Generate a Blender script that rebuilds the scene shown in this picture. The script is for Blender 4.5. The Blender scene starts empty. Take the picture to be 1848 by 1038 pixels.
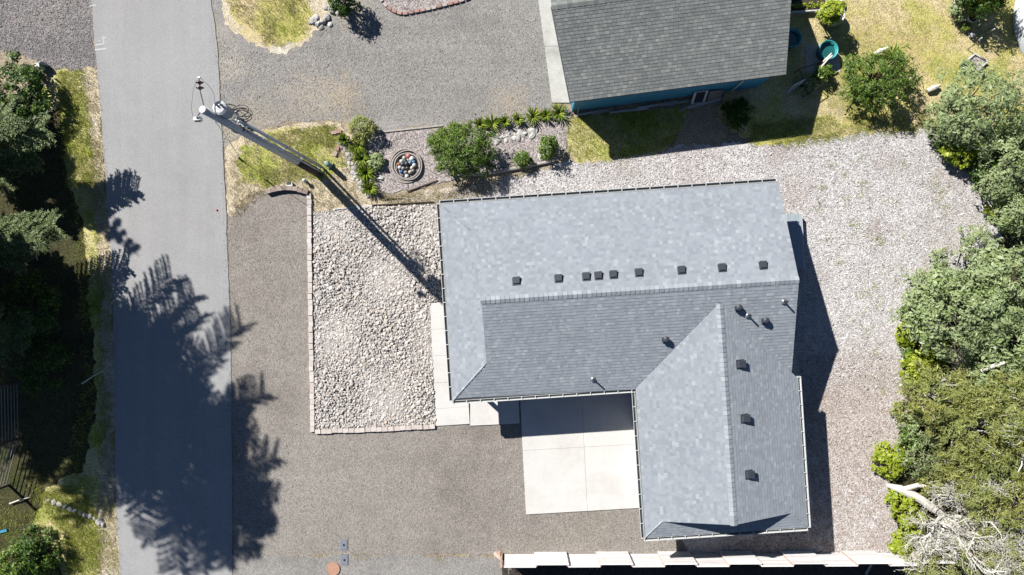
import bpy, math, random
import numpy as np
from mathutils import Vector, Matrix

# ------------------------------------------------------------------ camera, sky, sun, exposure
SC = bpy.context.scene
COL = SC.collection
H = 32.5                 # drone height (m)
FPX = 1232.0             # focal length in photo pixels (24 mm equivalent)
S = H / FPX              # metres per photo pixel on the ground
cam = bpy.data.cameras.new('camera'); cam.sensor_width = 36.0; cam.lens = 24.0
cam.clip_start = 0.1; cam.clip_end = 2000.0
co = bpy.data.objects.new('camera', cam); COL.objects.link(co)
co.location = (0, 0, H); co.rotation_euler = (0, 0, 0)
SC.camera = co

SUN_EL = math.radians(40.0)
SDIR = Vector((0.737, -0.675, 0)).normalized()      # horizontal direction the light travels
W = bpy.data.worlds.new('World'); SC.world = W; W.use_nodes = True
wn = W.node_tree.nodes; wl = W.node_tree.links
bg = wn.get('Background') or wn.new('ShaderNodeBackground')
sky = wn.new('ShaderNodeTexSky'); sky.sky_type = 'NISHITA'; sky.sun_disc = False
sky.sun_elevation = SUN_EL; sky.sun_rotation = math.atan2(-SDIR.x, -SDIR.y)
sky.dust_density = 0.2; sky.ozone_density = 2.5; sky.air_density = 0.8; sky.altitude = 1500
wl.new(sky.outputs[0], bg.inputs[0]); bg.inputs[1].default_value = 0.05
sl = bpy.data.lights.new('sun', 'SUN'); sl.energy = 5.0; sl.angle = math.radians(0.55); sl.color = (1.0, 0.965, 0.91)
so = bpy.data.objects.new('sun', sl); COL.objects.link(so); so.location = (-40, 36, 45)
d = Vector((SDIR.x*math.cos(SUN_EL), SDIR.y*math.cos(SUN_EL), -math.sin(SUN_EL)))
so.rotation_euler = d.to_track_quat('-Z', 'Y').to_euler()
vs = SC.view_settings; vs.view_transform = 'Standard'; vs.look = 'None'; vs.exposure = 1.3; vs.gamma = 1.0
vs.use_curve_mapping = False
SC.cycles.max_bounces = 6; SC.cycles.diffuse_bounces = 3; SC.cycles.transparent_max_bounces = 4

GAIN = 2.35              # what a flat sunlit white surface renders at; turns observed colours into albedo
def lin(c):
    c /= 255.0
    return c/12.92 if c <= 0.04045 else ((c+0.055)/1.055)**2.4
def A(r, g, b, k=1.0):
    return (lin(r)/GAIN*k, lin(g)/GAIN*k, lin(b)/GAIN*k, 1.0)

# ------------------------------------------------------------------ mapping photo -> place
def P(px, py, z=0.0):
    s = S*(1 - z/H)
    return np.array(((px-924.0)*s, -(py-519.0)*s, z))
TH = math.radians(3.75)
UX = np.array((math.cos(TH), -math.sin(TH))); VX = np.array((math.sin(TH), math.cos(TH)))
def U(u, v, z=0.0):                  # house frame, ground-pixel units -> metres
    p = np.array((-121.0, -140.0)) + u*UX + v*VX
    return np.array((p[0]*S, -p[1]*S, z))
TN = math.radians(7.3)
UN = np.array((math.cos(TN), -math.sin(TN))); VN = np.array((-math.sin(TN), -math.cos(TN)))
def N_(a, b, z=0.0):                 # neighbour house frame
    p = np.array((97.0, -308.0)) + a*UN + b*VN
    return np.array((p[0]*S, -p[1]*S, z))

# ------------------------------------------------------------------ mesh building
class MB:
    def __init__(self): self.v = []; self.f = []; self.n = 0
    def add(self, v, f):
        v = np.asarray(v, float).reshape(-1, 3)
        if not isinstance(f, np.ndarray) and len({len(q) for q in f}) > 1:
            g = {}
            for q in f: g.setdefault(len(q), []).append(q)
            self.v.append(v); self.f += [np.array(q)+self.n for q in g.values()]; self.n += len(v); return self
        f = np.asarray(f, int)
        self.v.append(v); self.f.append(f + self.n); self.n += len(v); return self
    def poly(self, pts):
        self.add(pts, [list(range(len(pts)))]); return self
    def quadbox(self, c8):           # 8 corners: bottom 0-3 ccw, top 4-7
        return self.add(c8, [[3,2,1,0],[4,5,6,7],[0,1,5,4],[1,2,6,5],[2,3,7,6],[3,0,4,7]])
    def box(self, c, s, rz=0.0):
        hx, hy, hz = s[0]/2, s[1]/2, s[2]/2
        p = np.array([(-hx,-hy,-hz),(hx,-hy,-hz),(hx,hy,-hz),(-hx,hy,-hz),(-hx,-hy,hz),(hx,-hy,hz),(hx,hy,hz),(-hx,hy,hz)])
        ca, sa = math.cos(rz), math.sin(rz)
        q = p.copy(); q[:,0] = p[:,0]*ca - p[:,1]*sa; q[:,1] = p[:,0]*sa + p[:,1]*ca
        return self.quadbox(q + np.asarray(c, float))
    def beam(self, a, b, w, h, up=(0,0,1)):
        a = np.asarray(a, float); b = np.asarray(b, float); t = b-a; t /= np.linalg.norm(t)
        s = np.cross(t, up); s /= np.linalg.norm(s)+1e-9; u = np.cross(s, t)
        q = []
        for zz in (-h/2, h/2):
            for e, ss in ((a,-1),(a,1),(b,1),(b,-1)): q.append(e + s*ss*w/2 + u*zz)
        return self.quadbox([q[0],q[1],q[2],q[3],q[4],q[5],q[6],q[7]])
    def prism(self, pts, z0, z1):    # pts: plan points (x,y)
        n = len(pts); lo = [(p[0],p[1],z0) for p in pts]; hi = [(p[0],p[1],z1) for p in pts]
        o = self.n
        self.v.append(np.array(lo+hi, float)); self.n += 2*n
        self.f.append(np.array([list(range(n-1,-1,-1))])+o); self.f.append(np.array([list(range(n,2*n))])+o)
        self.f.append(np.array([[i,(i+1)%n,n+(i+1)%n,n+i] for i in range(n)])+o); return self
    def slab(self, top, dz):         # any 3D polygon thickened straight down
        n = len(top); top = np.asarray(top, float); lo = top - np.array((0,0,dz)); o = self.n
        self.v.append(np.vstack((lo, top))); self.n += 2*n
        self.f.append(np.array([list(range(n-1,-1,-1))])+o); self.f.append(np.array([list(range(n,2*n))])+o)
        self.f.append(np.array([[i,(i+1)%n,n+(i+1)%n,n+i] for i in range(n)])+o); return self
    def tube(self, pts, rad, sides=6, cap=True):
        pts = np.asarray(pts, float); n = len(pts)
        rad = np.full(n, rad) if np.isscalar(rad) else np.asarray(rad, float)
        t = np.gradient(pts, axis=0); t /= np.linalg.norm(t, axis=1)[:,None]+1e-9
        ref = np.array((0,0,1.)) if abs(t[:,2]).max() < 0.9 else np.array((1.,0.1,0))
        a = np.cross(t, ref); a /= np.linalg.norm(a, axis=1)[:,None]+1e-9; b = np.cross(t, a)
        th = np.arange(sides)*2*math.pi/sides
        v = pts[:,None,:] + rad[:,None,None]*(a[:,None,:]*np.cos(th)[None,:,None] + b[:,None,:]*np.sin(th)[None,:,None])
        f = [[i*sides+j, i*sides+(j+1)%sides, (i+1)*sides+(j+1)%sides, (i+1)*sides+j] for i in range(n-1) for j in range(sides)]
        o = self.n; self.v.append(v.reshape(-1,3)); self.n += n*sides; self.f.append(np.array(f)+o)
        if cap:
            self.f.append(np.array([list(range(sides-1,-1,-1))])+o); self.f.append(np.array([[(n-1)*sides+j for j in range(sides)]])+o)
        return self
    def lathe(self, prof, c, sides=20, axis=None):  # prof: (r,z)
        c = np.asarray(c, float); z = np.array((0,0,1.)) if axis is None else np.asarray(axis,float)/np.linalg.norm(axis)
        r0 = np.array((1.,0,0)) if abs(z[0]) < .9 else np.array((0,1.,0))
        a = np.cross(z, r0); a /= np.linalg.norm(a); b = np.cross(z, a); a, b = b, -a
        th = np.arange(sides)*2*math.pi/sides; v = []
        for r, h in prof:
            for q in th: v.append(c + z*h + (a*math.cos(q)+b*math.sin(q))*max(r,1e-4))
        n = len(prof)
        f = [[i*sides+j, i*sides+(j+1)%sides, (i+1)*sides+(j+1)%sides, (i+1)*sides+j] for i in range(n-1) for j in range(sides)]
        return self.add(v, f)
    def torus(self, c, R, r, n=28, m=6, normal=(0,0,1), wob=0, rng=None):
        nz = np.asarray(normal,float); nz /= np.linalg.norm(nz)
        a = np.cross(nz, (1,0.01,0)); a /= np.linalg.norm(a); b = np.cross(nz, a)
        th = np.arange(n+1)*2*math.pi/n
        rr = R*(1+(wob*np.sin(th*3+R*40)))
        pts = np.asarray(c,float)+a[None]*(np.cos(th)*rr)[:,None]+b[None]*(np.sin(th)*rr)[:,None]+nz[None]*(wob*R*np.sin(th*2+R*17))[:,None]
        return self.tube(pts, r, m, cap=False)
    def mesh(self, name, org=None, smooth=False):
        me = bpy.data.meshes.new(name)
        v = np.vstack(self.v)
        if org is not None: v = v - np.asarray(org, float)
        me.vertices.add(len(v)); me.vertices.foreach_set('co', v.astype(np.float32).ravel())
        li = np.concatenate([f.ravel() for f in self.f]); tot = np.concatenate([np.full(len(f), f.shape[1]) for f in self.f])
        st = np.concatenate(([0], np.cumsum(tot)[:-1]))
        me.loops.add(len(li)); me.loops.foreach_set('vertex_index', li.astype(np.int32))
        me.polygons.add(len(tot)); me.polygons.foreach_set('loop_start', st.astype(np.int32)); me.polygons.foreach_set('loop_total', tot.astype(np.int32))
        me.polygons.foreach_set('use_smooth', np.full(len(tot), bool(smooth)))
        me.update(calc_edges=True); me.validate(); return me

ORG = {}
def tag(o, label=None, cat=None, group=None, kind=None):
    if label: o['label'] = label
    if cat: o['category'] = cat
    if group: o['group'] = group
    if kind: o['kind'] = kind
    return o
def thing(name, loc, label, cat, group=None):
    o = bpy.data.objects.new(name, None); COL.objects.link(o); o.location = tuple(loc); o.empty_display_size = 0.2
    ORG[o.name] = np.asarray(loc, float); return tag(o, label, cat, group)
def obj(name, mb, mat, parent=None, smooth=False, label=None, cat=None, group=None, kind=None, org=None):
    po = ORG[parent.name] if parent else np.zeros(3)
    base = po if org is None else np.asarray(org, float)
    me = mb.mesh(name, base, smooth); me.materials.append(mat)
    o = bpy.data.objects.new(name, me); COL.objects.link(o)
    if parent: o.parent = parent
    o.location = tuple(base - po); ORG[o.name] = base
    return tag(o, label, cat, group, kind)
def inst(name, me, loc, parent=None, rz=0.0, sc=1.0, rot=None, mat=None, label=None, cat=None, group=None, kind=None):
    o = bpy.data.objects.new(name, me); COL.objects.link(o)
    po = ORG[parent.name] if parent else np.zeros(3)
    if parent: o.parent = parent
    o.location = tuple(np.asarray(loc, float)-po); o.rotation_euler = rot if rot is not None else (0,0,rz)
    o.scale = (sc,)*3 if np.isscalar(sc) else sc; ORG[o.name] = np.asarray(loc, float)
    return tag(o, label, cat, group, kind)

# ------------------------------------------------------------------ materials
MATS = {}
class NT:
    def __init__(self, name):
        m = bpy.data.materials.new(name); m.use_nodes = True; self.m = m; self.t = m.node_tree
        self.t.nodes.clear(); self.out = self.n('ShaderNodeOutputMaterial')
    def n(self, kind, **kw):
        nd = self.t.nodes.new(kind)
        for k, v in kw.items(): setattr(nd, k, v)
        return nd
    def l(self, a, b): self.t.links.new(a, b)
    def coord(self):
        if not hasattr(self, '_c'): self._c = self.n('ShaderNodeNewGeometry').outputs['Position']
        return self._c
    def noise(self, scale, detail=4, rough=.6, vec=None, dist=0):
        nd = self.n('ShaderNodeTexNoise'); nd.inputs['Scale'].default_value = scale; nd.inputs['Detail'].default_value = detail
        nd.inputs['Roughness'].default_value = rough; nd.inputs['Distortion'].default_value = dist
        self.l(vec or self.coord(), nd.inputs['Vector']); return nd.outputs[0]
    def ramp(self, fac, stops, interp='LINEAR'):
        r = self.n('ShaderNodeValToRGB'); r.color_ramp.interpolation = interp; e = r.color_ramp.elements
        while len(e) > 1: e.remove(e[0])
        e[0].position = stops[0][0]; e[0].color = stops[0][1]
        for p, c in stops[1:]: x = e.new(p); x.color = c
        self.l(fac, r.inputs[0]); return r.outputs[0]
    def mix(self, fac, a, b, mode='MIX'):
        m = self.n('ShaderNodeMix', data_type='RGBA', blend_type=mode)
        if isinstance(fac, (int, float)): m.inputs[0].default_value = fac
        else: self.l(fac, m.inputs[0])
        for i, x in ((6, a), (7, b)):
            if isinstance(x, tuple): m.inputs[i].default_value = x
            else: self.l(x, m.inputs[i])
        return m.outputs[2]
    def math(self, op, a, b=None, clamp=False):
        m = self.n('ShaderNodeMath', operation=op); m.use_clamp = clamp
        for i, x in ((0, a), (1, b)):
            if x is None: continue
            if isinstance(x, (int, float)): m.inputs[i].default_value = x
            else: self.l(x, m.inputs[i])
        return m.outputs[0]
    def maprange(self, v, a, b, c=0., d=1., smooth=True):
        m = self.n('ShaderNodeMapRange'); m.interpolation_type = 'SMOOTHSTEP' if smooth else 'LINEAR'
        self.l(v, m.inputs[0]); m.inputs[1].default_value = a; m.inputs[2].default_value = b; m.inputs[3].default_value = c; m.inputs[4].default_value = d
        return m.outputs[0]
    def bump(self, h, strength, dist=.02):
        b = self.n('ShaderNodeBump'); b.inputs['Strength'].default_value = strength; b.inputs['Distance'].default_value = dist
        self.l(h, b.inputs['Height']); return b.outputs[0]
    def finish(self, col, rough=.9, normal=None, metal=0., spec=.3):
        p = self.n('ShaderNodeBsdfPrincipled')
        if isinstance(col, tuple): p.inputs['Base Color'].default_value = col
        else: self.l(col, p.inputs['Base Color'])
        p.inputs['Roughness'].default_value = rough; p.inputs['Metallic'].default_value = metal
        p.inputs['Specular IOR Level'].default_value = spec
        if normal is not None: self.l(normal, p.inputs['Normal'])
        self.l(p.outputs[0], self.out.inputs[0]); return self.m
def gray(v): return (v, v, v, 1.0)

def m_ground(name, cols, big=.25, grain=22., gamt=.5, bump=.5, mid=3.0, blobs=(), bdist=.02, rough=.95, contrast=(.32,.68), streak=None):
    t = NT(name)
    n = t.noise(big, 5, .62)
    k = len(cols); c0, c1 = contrast
    col = t.ramp(n, [(c0+(c1-c0)*i/max(k-1,1), c) for i, c in enumerate(cols)])
    nm = t.noise(mid, 4, .65)
    col = t.mix(1.0, col, t.ramp(nm, [(.25, gray(1-gamt*.35)), (.75, gray(1+gamt*.35))]), 'MULTIPLY')
    for st in (streak or ()):       # long soft bands: (scale_x, scale_y, rotation, amount)
        mp = t.n('ShaderNodeMapping'); mp.inputs['Scale'].default_value = (st[0], st[1], 1); mp.inputs['Rotation'].default_value = (0,0,st[2]); t.l(t.coord(), mp.inputs['Vector'])
        col = t.mix(1.0, col, t.ramp(t.noise(1., 4, .6, mp.outputs[0]), [(.32, gray(1-st[3])), (.68, gray(1+st[3]))]), 'MULTIPLY')
    for (px, py, rpx, c, amt) in blobs:
        d = t.n('ShaderNodeVectorMath', operation='DISTANCE'); t.l(t.coord(), d.inputs[0]); d.inputs[1].default_value = tuple(P(px, py))
        f = t.maprange(t.math('ADD', d.outputs['Value'], t.math('MULTIPLY', t.math('SUBTRACT', nm, .5), rpx*S*3.2)), rpx*S*.1, rpx*S*1.35, amt*.8, 0.)
        col = t.mix(f, col, c)
    v = t.n('ShaderNodeTexVoronoi'); v.inputs['Scale'].default_value = grain; t.l(t.coord(), v.inputs['Vector'])
    sep = t.n('ShaderNodeSeparateColor'); t.l(v.outputs['Color'], sep.inputs[0])
    col = t.mix(1.0, col, t.ramp(sep.outputs[0], [(0, gray(1-gamt)), (.5, gray(1.0)), (1, gray(1+gamt))]), 'MULTIPLY')
    fine = t.noise(grain*2.6, 3, .7)
    col = t.mix(1.0, col, t.ramp(fine, [(.3, gray(1-gamt*.6)), (.7, gray(1+gamt*.6))]), 'MULTIPLY')
    h = t.math('ADD', t.math('MULTIPLY', v.outputs['Distance'], -1.), fine)
    return t.finish(col, rough, t.bump(h, bump, bdist), spec=.15)

def m_plain(name, col, var=.15, scale=6., rough=.6, metal=0., bump=0., spec=.4, obj_var=0.):
    t = NT(name)
    n = t.noise(scale, 4, .65)
    c = t.mix(1.0, col, t.ramp(n, [(.3, gray(1-var)), (.7, gray(1+var))]), 'MULTIPLY')
    if obj_var:
        oi = t.n('ShaderNodeObjectInfo')
        c = t.mix(1.0, c, t.ramp(oi.outputs['Random'], [(0, gray(1-obj_var)), (1, gray(1+obj_var))]), 'MULTIPLY')
    return t.finish(c, rough, t.bump(n, bump, .01) if bump else None, metal, spec)

def m_island(name, stops, rough=.85, noise=None, obj_random=False, bump=0., spec=.25, const=False):
    t = NT(name)
    if obj_random: r = t.n('ShaderNodeObjectInfo').outputs['Random']
    else: r = t.n('ShaderNodeNewGeometry').outputs['Random Per Island']
    c = t.ramp(r, stops, 'CONSTANT' if const else 'LINEAR'); nn = None
    if noise:
        nn = t.noise(noise[0], 3, .7)
        c = t.mix(1.0, c, t.ramp(nn, [(.3, gray(1-noise[1])), (.7, gray(1+noise[1]))]), 'MULTIPLY')
        if len(noise) > 2:
            n2 = t.noise(noise[2], 3, .6)
            c = t.mix(1.0, c, t.ramp(n2, [(.3, gray(1-noise[3])), (.7, gray(1+noise[3]))]), 'MULTIPLY')
    return t.finish(c, rough, t.bump(nn, bump, .01) if (nn is not None and bump) else None, spec=spec)

def m_leaf(name, stops, trans=.28, gloss=.02, patch=None):
    t = NT(name)
    r = t.n('ShaderNodeNewGeometry').outputs['Random Per Island']
    c = t.ramp(r, stops)
    if patch:
        c = t.mix(t.ramp(t.noise(patch[0], 2, .5), [(.42, gray(0)), (.6, gray(1))]), c, patch[1])
    a = t.n('ShaderNodeBsdfDiffuse'); b = t.n('ShaderNodeBsdfTranslucent'); g = t.n('ShaderNodeBsdfGlossy'); g.inputs['Roughness'].default_value = .45
    t.l(c, a.inputs[0]); t.l(c, b.inputs[0]); g.inputs[0].default_value = (.7,.75,.7,1)
    m1 = t.n('ShaderNodeMixShader'); m1.inputs[0].default_value = trans; t.l(a.outputs[0], m1.inputs[1]); t.l(b.outputs[0], m1.inputs[2])
    m2 = t.n('ShaderNodeMixShader'); m2.inputs[0].default_value = gloss; t.l(m1.outputs[0], m2.inputs[1]); t.l(g.outputs[0], m2.inputs[2])
    t.l(m2.outputs[0], t.out.inputs[0]); return t.m

M = dict(
 ground = m_ground('dry_soil', [A(150,140,125), A(192,176,150), A(168,158,145)], .35, 20, .35, .5),
 asphalt = m_ground('asphalt', [A(177,177,178), A(184,184,184), A(181,180,180)], .12, 40, .13, .25, 1.2, bdist=.01,
     blobs=[(330,330,28,A(168,168,168),.5),(300,120,60,A(192,192,192),.5),(260,60,30,A(180,179,178),.5),(350,480,30,A(180,179,178),.4)], streak=[(2.2,.06,.05,.035),(.5,.04,.05,.03)]),
 gravel_house = m_ground('brown_gravel', [A(152,145,138), A(170,163,155), A(163,158,152)], .22, 24, .30, .6, 2.0,
     blobs=[(600,880,110,A(178,173,166),.7),(480,900,60,A(176,172,167),.5),(1060,950,60,A(160,150,138),.6),(480,520,80,A(158,150,142),.5)], streak=[(.10,.9,.06,.07),(.9,.12,0,.03)]),
 gravel_neigh = m_ground('grey_gravel', [A(154,151,148), A(172,168,163), A(163,159,154)], .25, 24, .27, .55, 2.2,
     blobs=[(412,120,40,A(205,196,182),.7),(410,235,34,A(205,192,168),.7),(400,60,24,A(196,188,178),.5),(560,180,60,A(196,184,165),.7),(470,205,50,A(198,184,160),.8),(620,175,40,A(200,183,155),.7),(640,20,40,A(190,180,160),.6),(920,185,40,A(196,182,160),.7),(420,165,22,A(150,150,156),.6),(480,190,40,A(155,155,158),.5),(1000,80,22,A(178,172,135),.4)], streak=[(.12,1.0,-.12,.08)]),
 gravel_corner = m_ground('dark_gravel', [A(140,134,136), A(160,154,154), A(176,166,160)], .3, 18, .4, .8, 2.5,
     blobs=[(80,95,34,A(110,104,108),.6)]),
 bed_gravel = m_ground('pink_gravel', [A(178,168,165), A(190,180,177)], .4, 16, .5, .9, 3),
 mulch = m_ground('wood_chip_ground', [A(198,186,180), A(224,220,219), A(232,229,228)], .22, 18, .34, .7, 2.0, contrast=(.34,.56),
     blobs=[(1560,800,190,A(208,194,184),.9),(1400,985,120,A(172,156,142),.7),(1580,415,24,A(178,156,146),.7),(1430,350,50,A(205,185,175),.6),(1250,290,60,A(205,193,187),.6),(780,340,90,A(222,206,176),.9),(1720,400,70,A(185,175,165),.5)]),
 lawn = m_ground('summer_lawn', [A(160,170,76), A(214,206,126), A(236,216,172), A(196,196,100)], .33, 26, .35, .7, 2.4, contrast=(.3,.7),
     blobs=[(1570,70,50,A(216,192,150),.7),(1650,90,45,A(216,192,140),.6),(1530,170,50,A(120,130,60),.5)]),
 verge = m_ground('rough_verge', [A(140,158,66), A(188,196,96), A(230,216,164), A(200,200,108)], .4, 24, .4, .7, 2.4, contrast=(.3,.7)),
 straw = m_ground('straw_verge', [A(236,224,198), A(228,212,180), A(244,236,220)], .6, 24, .35, .7, 2.4),
 shaded_litter = m_ground('shaded_needle_litter', [A(56,62,38), A(88,84,56), A(72,80,40)], .6, 20, .5, .8, 2.6),  # litter tones darkened to carry the shade under the trees
 dark_soil = m_ground('dark_soil', [A(70,62,58), A(90,82,74)], .5, 22, .4, .7, 3),
 concrete = m_ground('pale_concrete', [A(231,228,222), A(242,239,235), A(237,234,229)], .5, 45, .07, .08, .9, streak=[(.25,2.0,0,.025),(2.0,.25,0,.02)], bdist=.004, rough=.8),
 concrete_old = m_ground('weathered_concrete', [A(206,202,194), A(222,219,212), A(190,187,180)], .5, 40, .12, .2, 1.8, bdist=.006, rough=.85),
 shingle = m_island('blue_grey_shingle', [(0, A(157,164,172)), (.3, A(164,171,179)), (.65, A(169,176,184)), (.92, A(174,181,188)), (1, A(187,193,198))], .9, (60, .10, .5, .045), bump=.12),
 cap = m_island('ridge_cap_shingle', [(0, A(160,167,175)), (.5, A(171,178,185)), (1, A(188,194,199))], .9, (60, .12), obj_random=True, bump=.3),
 shingle_old = m_island('weathered_grey_shingle', [(0, A(126,130,129)), (.5, A(137,141,139)), (.85, A(145,148,146)), (1, A(158,161,157))], .92, (50, .14, .45, .09), bump=.3),
 cap_old = m_island('weathered_ridge_cap', [(0, A(128,134,132)), (1, A(160,164,160))], .92, (50, .12), obj_random=True),
 deckwood = m_plain('roof_deck', A(90,90,92), .1, 4, .9),
 white = m_plain('white_trim_paint', A(238,240,240), .04, 3, .5),
 gutter_in = m_plain('gutter_trough_grime', A(92,100,98), .25, 14, .6),
 siding = m_plain('house_siding', A(168,178,186), .05, 3, .6),
 teal = m_plain('teal_siding', A(70,165,200), .10, 3, .6),
 black_vent = m_plain('black_plastic', A(66,72,82), .12, 8, .5),
 black = m_plain('black_rubber', A(34,34,38), .1, 8, .5),
 galv = m_plain('galvanised_metal', A(180,184,188), .12, 12, .4, .6),
 pole = m_plain('weathered_pole_wood', A(228,228,228), .2, 7, .85, bump=.5),
 pole_dark = m_plain('creosoted_wood', A(92,78,68), .25, 9, .9, bump=.5),
 conduit = m_plain('grey_conduit', A(226,232,238), .06, 6, .45),
 tank = m_plain('transformer_paint', A(140,165,195), .06, 5, .35),
 tank_lid = m_plain('transformer_lid', A(240,242,244), .03, 5, .35),
 brown_glaze = m_plain('brown_porcelain', A(84,50,48), .08, 5, .25, spec=.6),
 fence_wood = m_island('weathered_fence_board', [(0, A(252,247,246)), (1, A(255,252,251,1.28))], .85, (5, .07, 40, .05), obj_random=True),
 cedar = m_plain('raw_cedar_edge', A(220,186,166), .14, 12, .8),
 rock = m_island('river_rock', [(0, A(186,178,172)), (.3, A(218,210,203)), (.7, A(234,227,220)), (.92, A(250,244,237)), (1, A(224,202,178))], .9, (14, .12)),
 rock_obj = m_island('garden_rock', [(0, A(176,172,168)), (.5, A(205,202,198)), (1, A(228,226,222))], .9, (9, .18), obj_random=True, bump=.5),
 chip = m_island('wood_chip', [(0, A(168,152,142)), (.2, A(216,207,202)), (.55, A(240,236,233)), (1, A(255,252,250))], .9),
 chip_brown = m_island('bark_chip', [(0, A(132,116,104)), (.3, A(196,180,168)), (.7, A(224,208,196)), (1, A(248,238,230))], .9),
 block = m_island('edging_block', [(0, A(222,208,200)), (1, A(240,232,226))], .9, (12, .1), obj_random=True, bump=.4),
 brick = m_island('red_edging_brick', [(0, A(176,140,130)), (.4, A(200,160,148)), (.7, A(205,192,186)), (1, A(215,205,198))], .9, (12, .12), obj_random=True),
 block_dark = m_island('retaining_block', [(0, A(160,142,132)), (1, A(188,172,162))], .9, (12, .15), obj_random=True),
 log = m_plain('bleached_log', A(196,190,182), .18, 8, .9, bump=.4),
 dead = m_island('bleached_dead_wood', [(0, A(214,206,192)), (.5, A(244,238,226)), (1, A(255,254,246))], .9, (14, .15)),
 grey_wood = m_plain('grey_wood', A(150,146,142), .2, 8, .9, bump=.4),
 twig = m_plain('brown_twig', A(112,96,82), .2, 10, .9),
 bark = m_plain('conifer_bark', A(96,84,74), .25, 6, .95, bump=.6),
 green_ped = m_plain('green_pedestal_plastic', A(128,170,160), .06, 4, .5),
 bluegrey_lid = m_plain('meter_lid', A(142,148,160), .12, 14, .55),
 orange_lid = m_plain('orange_rust_cover', A(206,158,132), .1, 10, .8),
 teal_plastic = m_plain('teal_plastic', A(70,178,178), .08, 5, .4),
 water = m_plain('dark_tub_water', A(40,110,112), .15, 4, .12, spec=.6),
 white_tarp = m_plain('white_hull', A(236,240,244), .03, 2, .4),
 deck_grey = m_plain('grey_deck_board', A(184,196,204), .06, 5, .7, obj_var=.06),
 lattice = m_plain('white_lattice', A(215,222,228), .06, 6, .6),
 rope = m_plain('old_rope', A(190,181,174), .2, 14, .95),
 paint = m_plain('white_road_paint', A(222,222,222), .15, 20, .8),
 pinkpaint = m_plain('pink_road_paint', A(196,168,168), .08, 18, .8),
 terracotta = m_plain('terracotta', A(196,120,88), .12, 9, .8),
 l_willow = m_leaf('pale_willow_leaf', [(0, A(128,154,78)), (.5, A(182,204,132)), (.85, A(214,229,168)), (1, A(242,248,212))], .35, patch=(.9, A(186,204,146))),
 l_salal = m_leaf('yellow_green_leaf', [(0, A(138,166,34)), (.6, A(196,214,58)), (1, A(228,236,110))], .35),
 l_olive = m_leaf('olive_needle', [(0, A(112,122,48)), (.5, A(168,174,84)), (.85, A(204,203,112)), (1, A(230,226,164))], .3, patch=(.8, A(180,190,112))),
 l_bush = m_leaf('deep_green_leaf', [(0, A(44,76,18)), (.6, A(74,112,32)), (1, A(136,164,64))], .3),  # deep green, darkened further for the shaded side of the large bush
 l_shrub = m_leaf('garden_shrub_leaf', [(0, A(70,104,30)), (.6, A(116,150,56)), (1, A(172,194,96))], .3),
 l_spruce = m_leaf('spruce_needle', [(0, A(76,98,56)), (.6, A(124,146,90)), (1, A(186,194,134))], .2),
 l_lily = m_leaf('strap_leaf', [(0, A(112,146,34)), (.6, A(166,192,62)), (1, A(222,230,124))], .35),
 l_lichen = m_leaf('pale_lichen', [(0, A(206,204,180)), (.6, A(236,233,216)), (1, A(252,250,240))], .2),
 bed_grey = m_ground('pale_bed_gravel', [A(200,194,188), A(212,206,200)], .4, 16, .5, .9, mid=3),
 l_white = m_leaf('pale_blossom', [(0, A(220,222,170)), (1, A(245,244,220))], .3, .02),
 g_green = m_leaf('grass_blade', [(0, A(160,180,58)), (.5, A(212,222,96)), (1, A(244,240,146))], .45),
 g_dry = m_leaf('dry_grass_blade', [(0, A(208,190,136)), (.6, A(236,220,178)), (1, A(250,240,214))], .35),
)
rng = np.random.default_rng(7)
# ------------------------------------------------------------------ the setting: ground sheets
def jag(pts, amp=.12, step=.14, seed=0, close=True):
    r = np.random.default_rng(seed); pts = [np.asarray(p[:2], float) for p in pts]; n = len(pts); out = []
    ph = r.uniform(0, 6.28, 5); fr = np.array((.9, 2.1, 4.7, 9.3, 17.)); am = np.array((.5, .45, .35, .3, .25))*amp
    L = 0
    for i in range(n if close else n-1):
        a, b = pts[i], pts[(i+1) % n]; d = b-a; l = np.linalg.norm(d); k = max(1, int(l/step)); nn = np.array((-d[1], d[0]))/(l+1e-9)
        for j in range(k):
            s = L + l*j/k; off = (np.sin(s*fr+ph)*am).sum() + r.normal(0, amp*.18)
            out.append(a + d*j/k + nn*off)
        L += l
    return out
def px(*pp): return [P(*p)[:2] for p in pp]
def sheet(name, pts, z, mat, amp=.12, seed=0, kind='structure', step=.14):
    pl = jag(pts, amp, step, seed) if amp else pts
    return obj(name, MB().poly([(p[0], p[1], z + .0009*(seed % 40)) for p in pl]), mat, kind=kind)
def inpoly(x, y, poly):
    c = np.zeros(len(x), bool); n = len(poly)
    for i in range(n):
        x1, y1 = poly[i][0], poly[i][1]; x2, y2 = poly[(i+1) % n][0], poly[(i+1) % n][1]
        m = ((y1 > y) != (y2 > y)); c ^= m & (x < (x2-x1)*(y-y1)/((y2-y1) if y2 != y1 else 1e-9) + x1)
    return c
def scatter(poly, n, r=rng):
    pp = np.array([p[:2] for p in poly]); lo = pp.min(0); hi = pp.max(0); out = np.zeros((0, 2))
    while len(out) < n:
        q = r.uniform(lo, hi, (n*2, 2)); q = q[inpoly(q[:,0], q[:,1], pp)]; out = np.vstack((out, q))
        if len(q) == 0: break
    return out[:n]

gs = 300.0
obj('ground', MB().poly([(-gs,-gs,0),(gs,-gs,0),(gs,gs,0),(-gs,gs,0)]), M['ground'], kind='structure')

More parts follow.
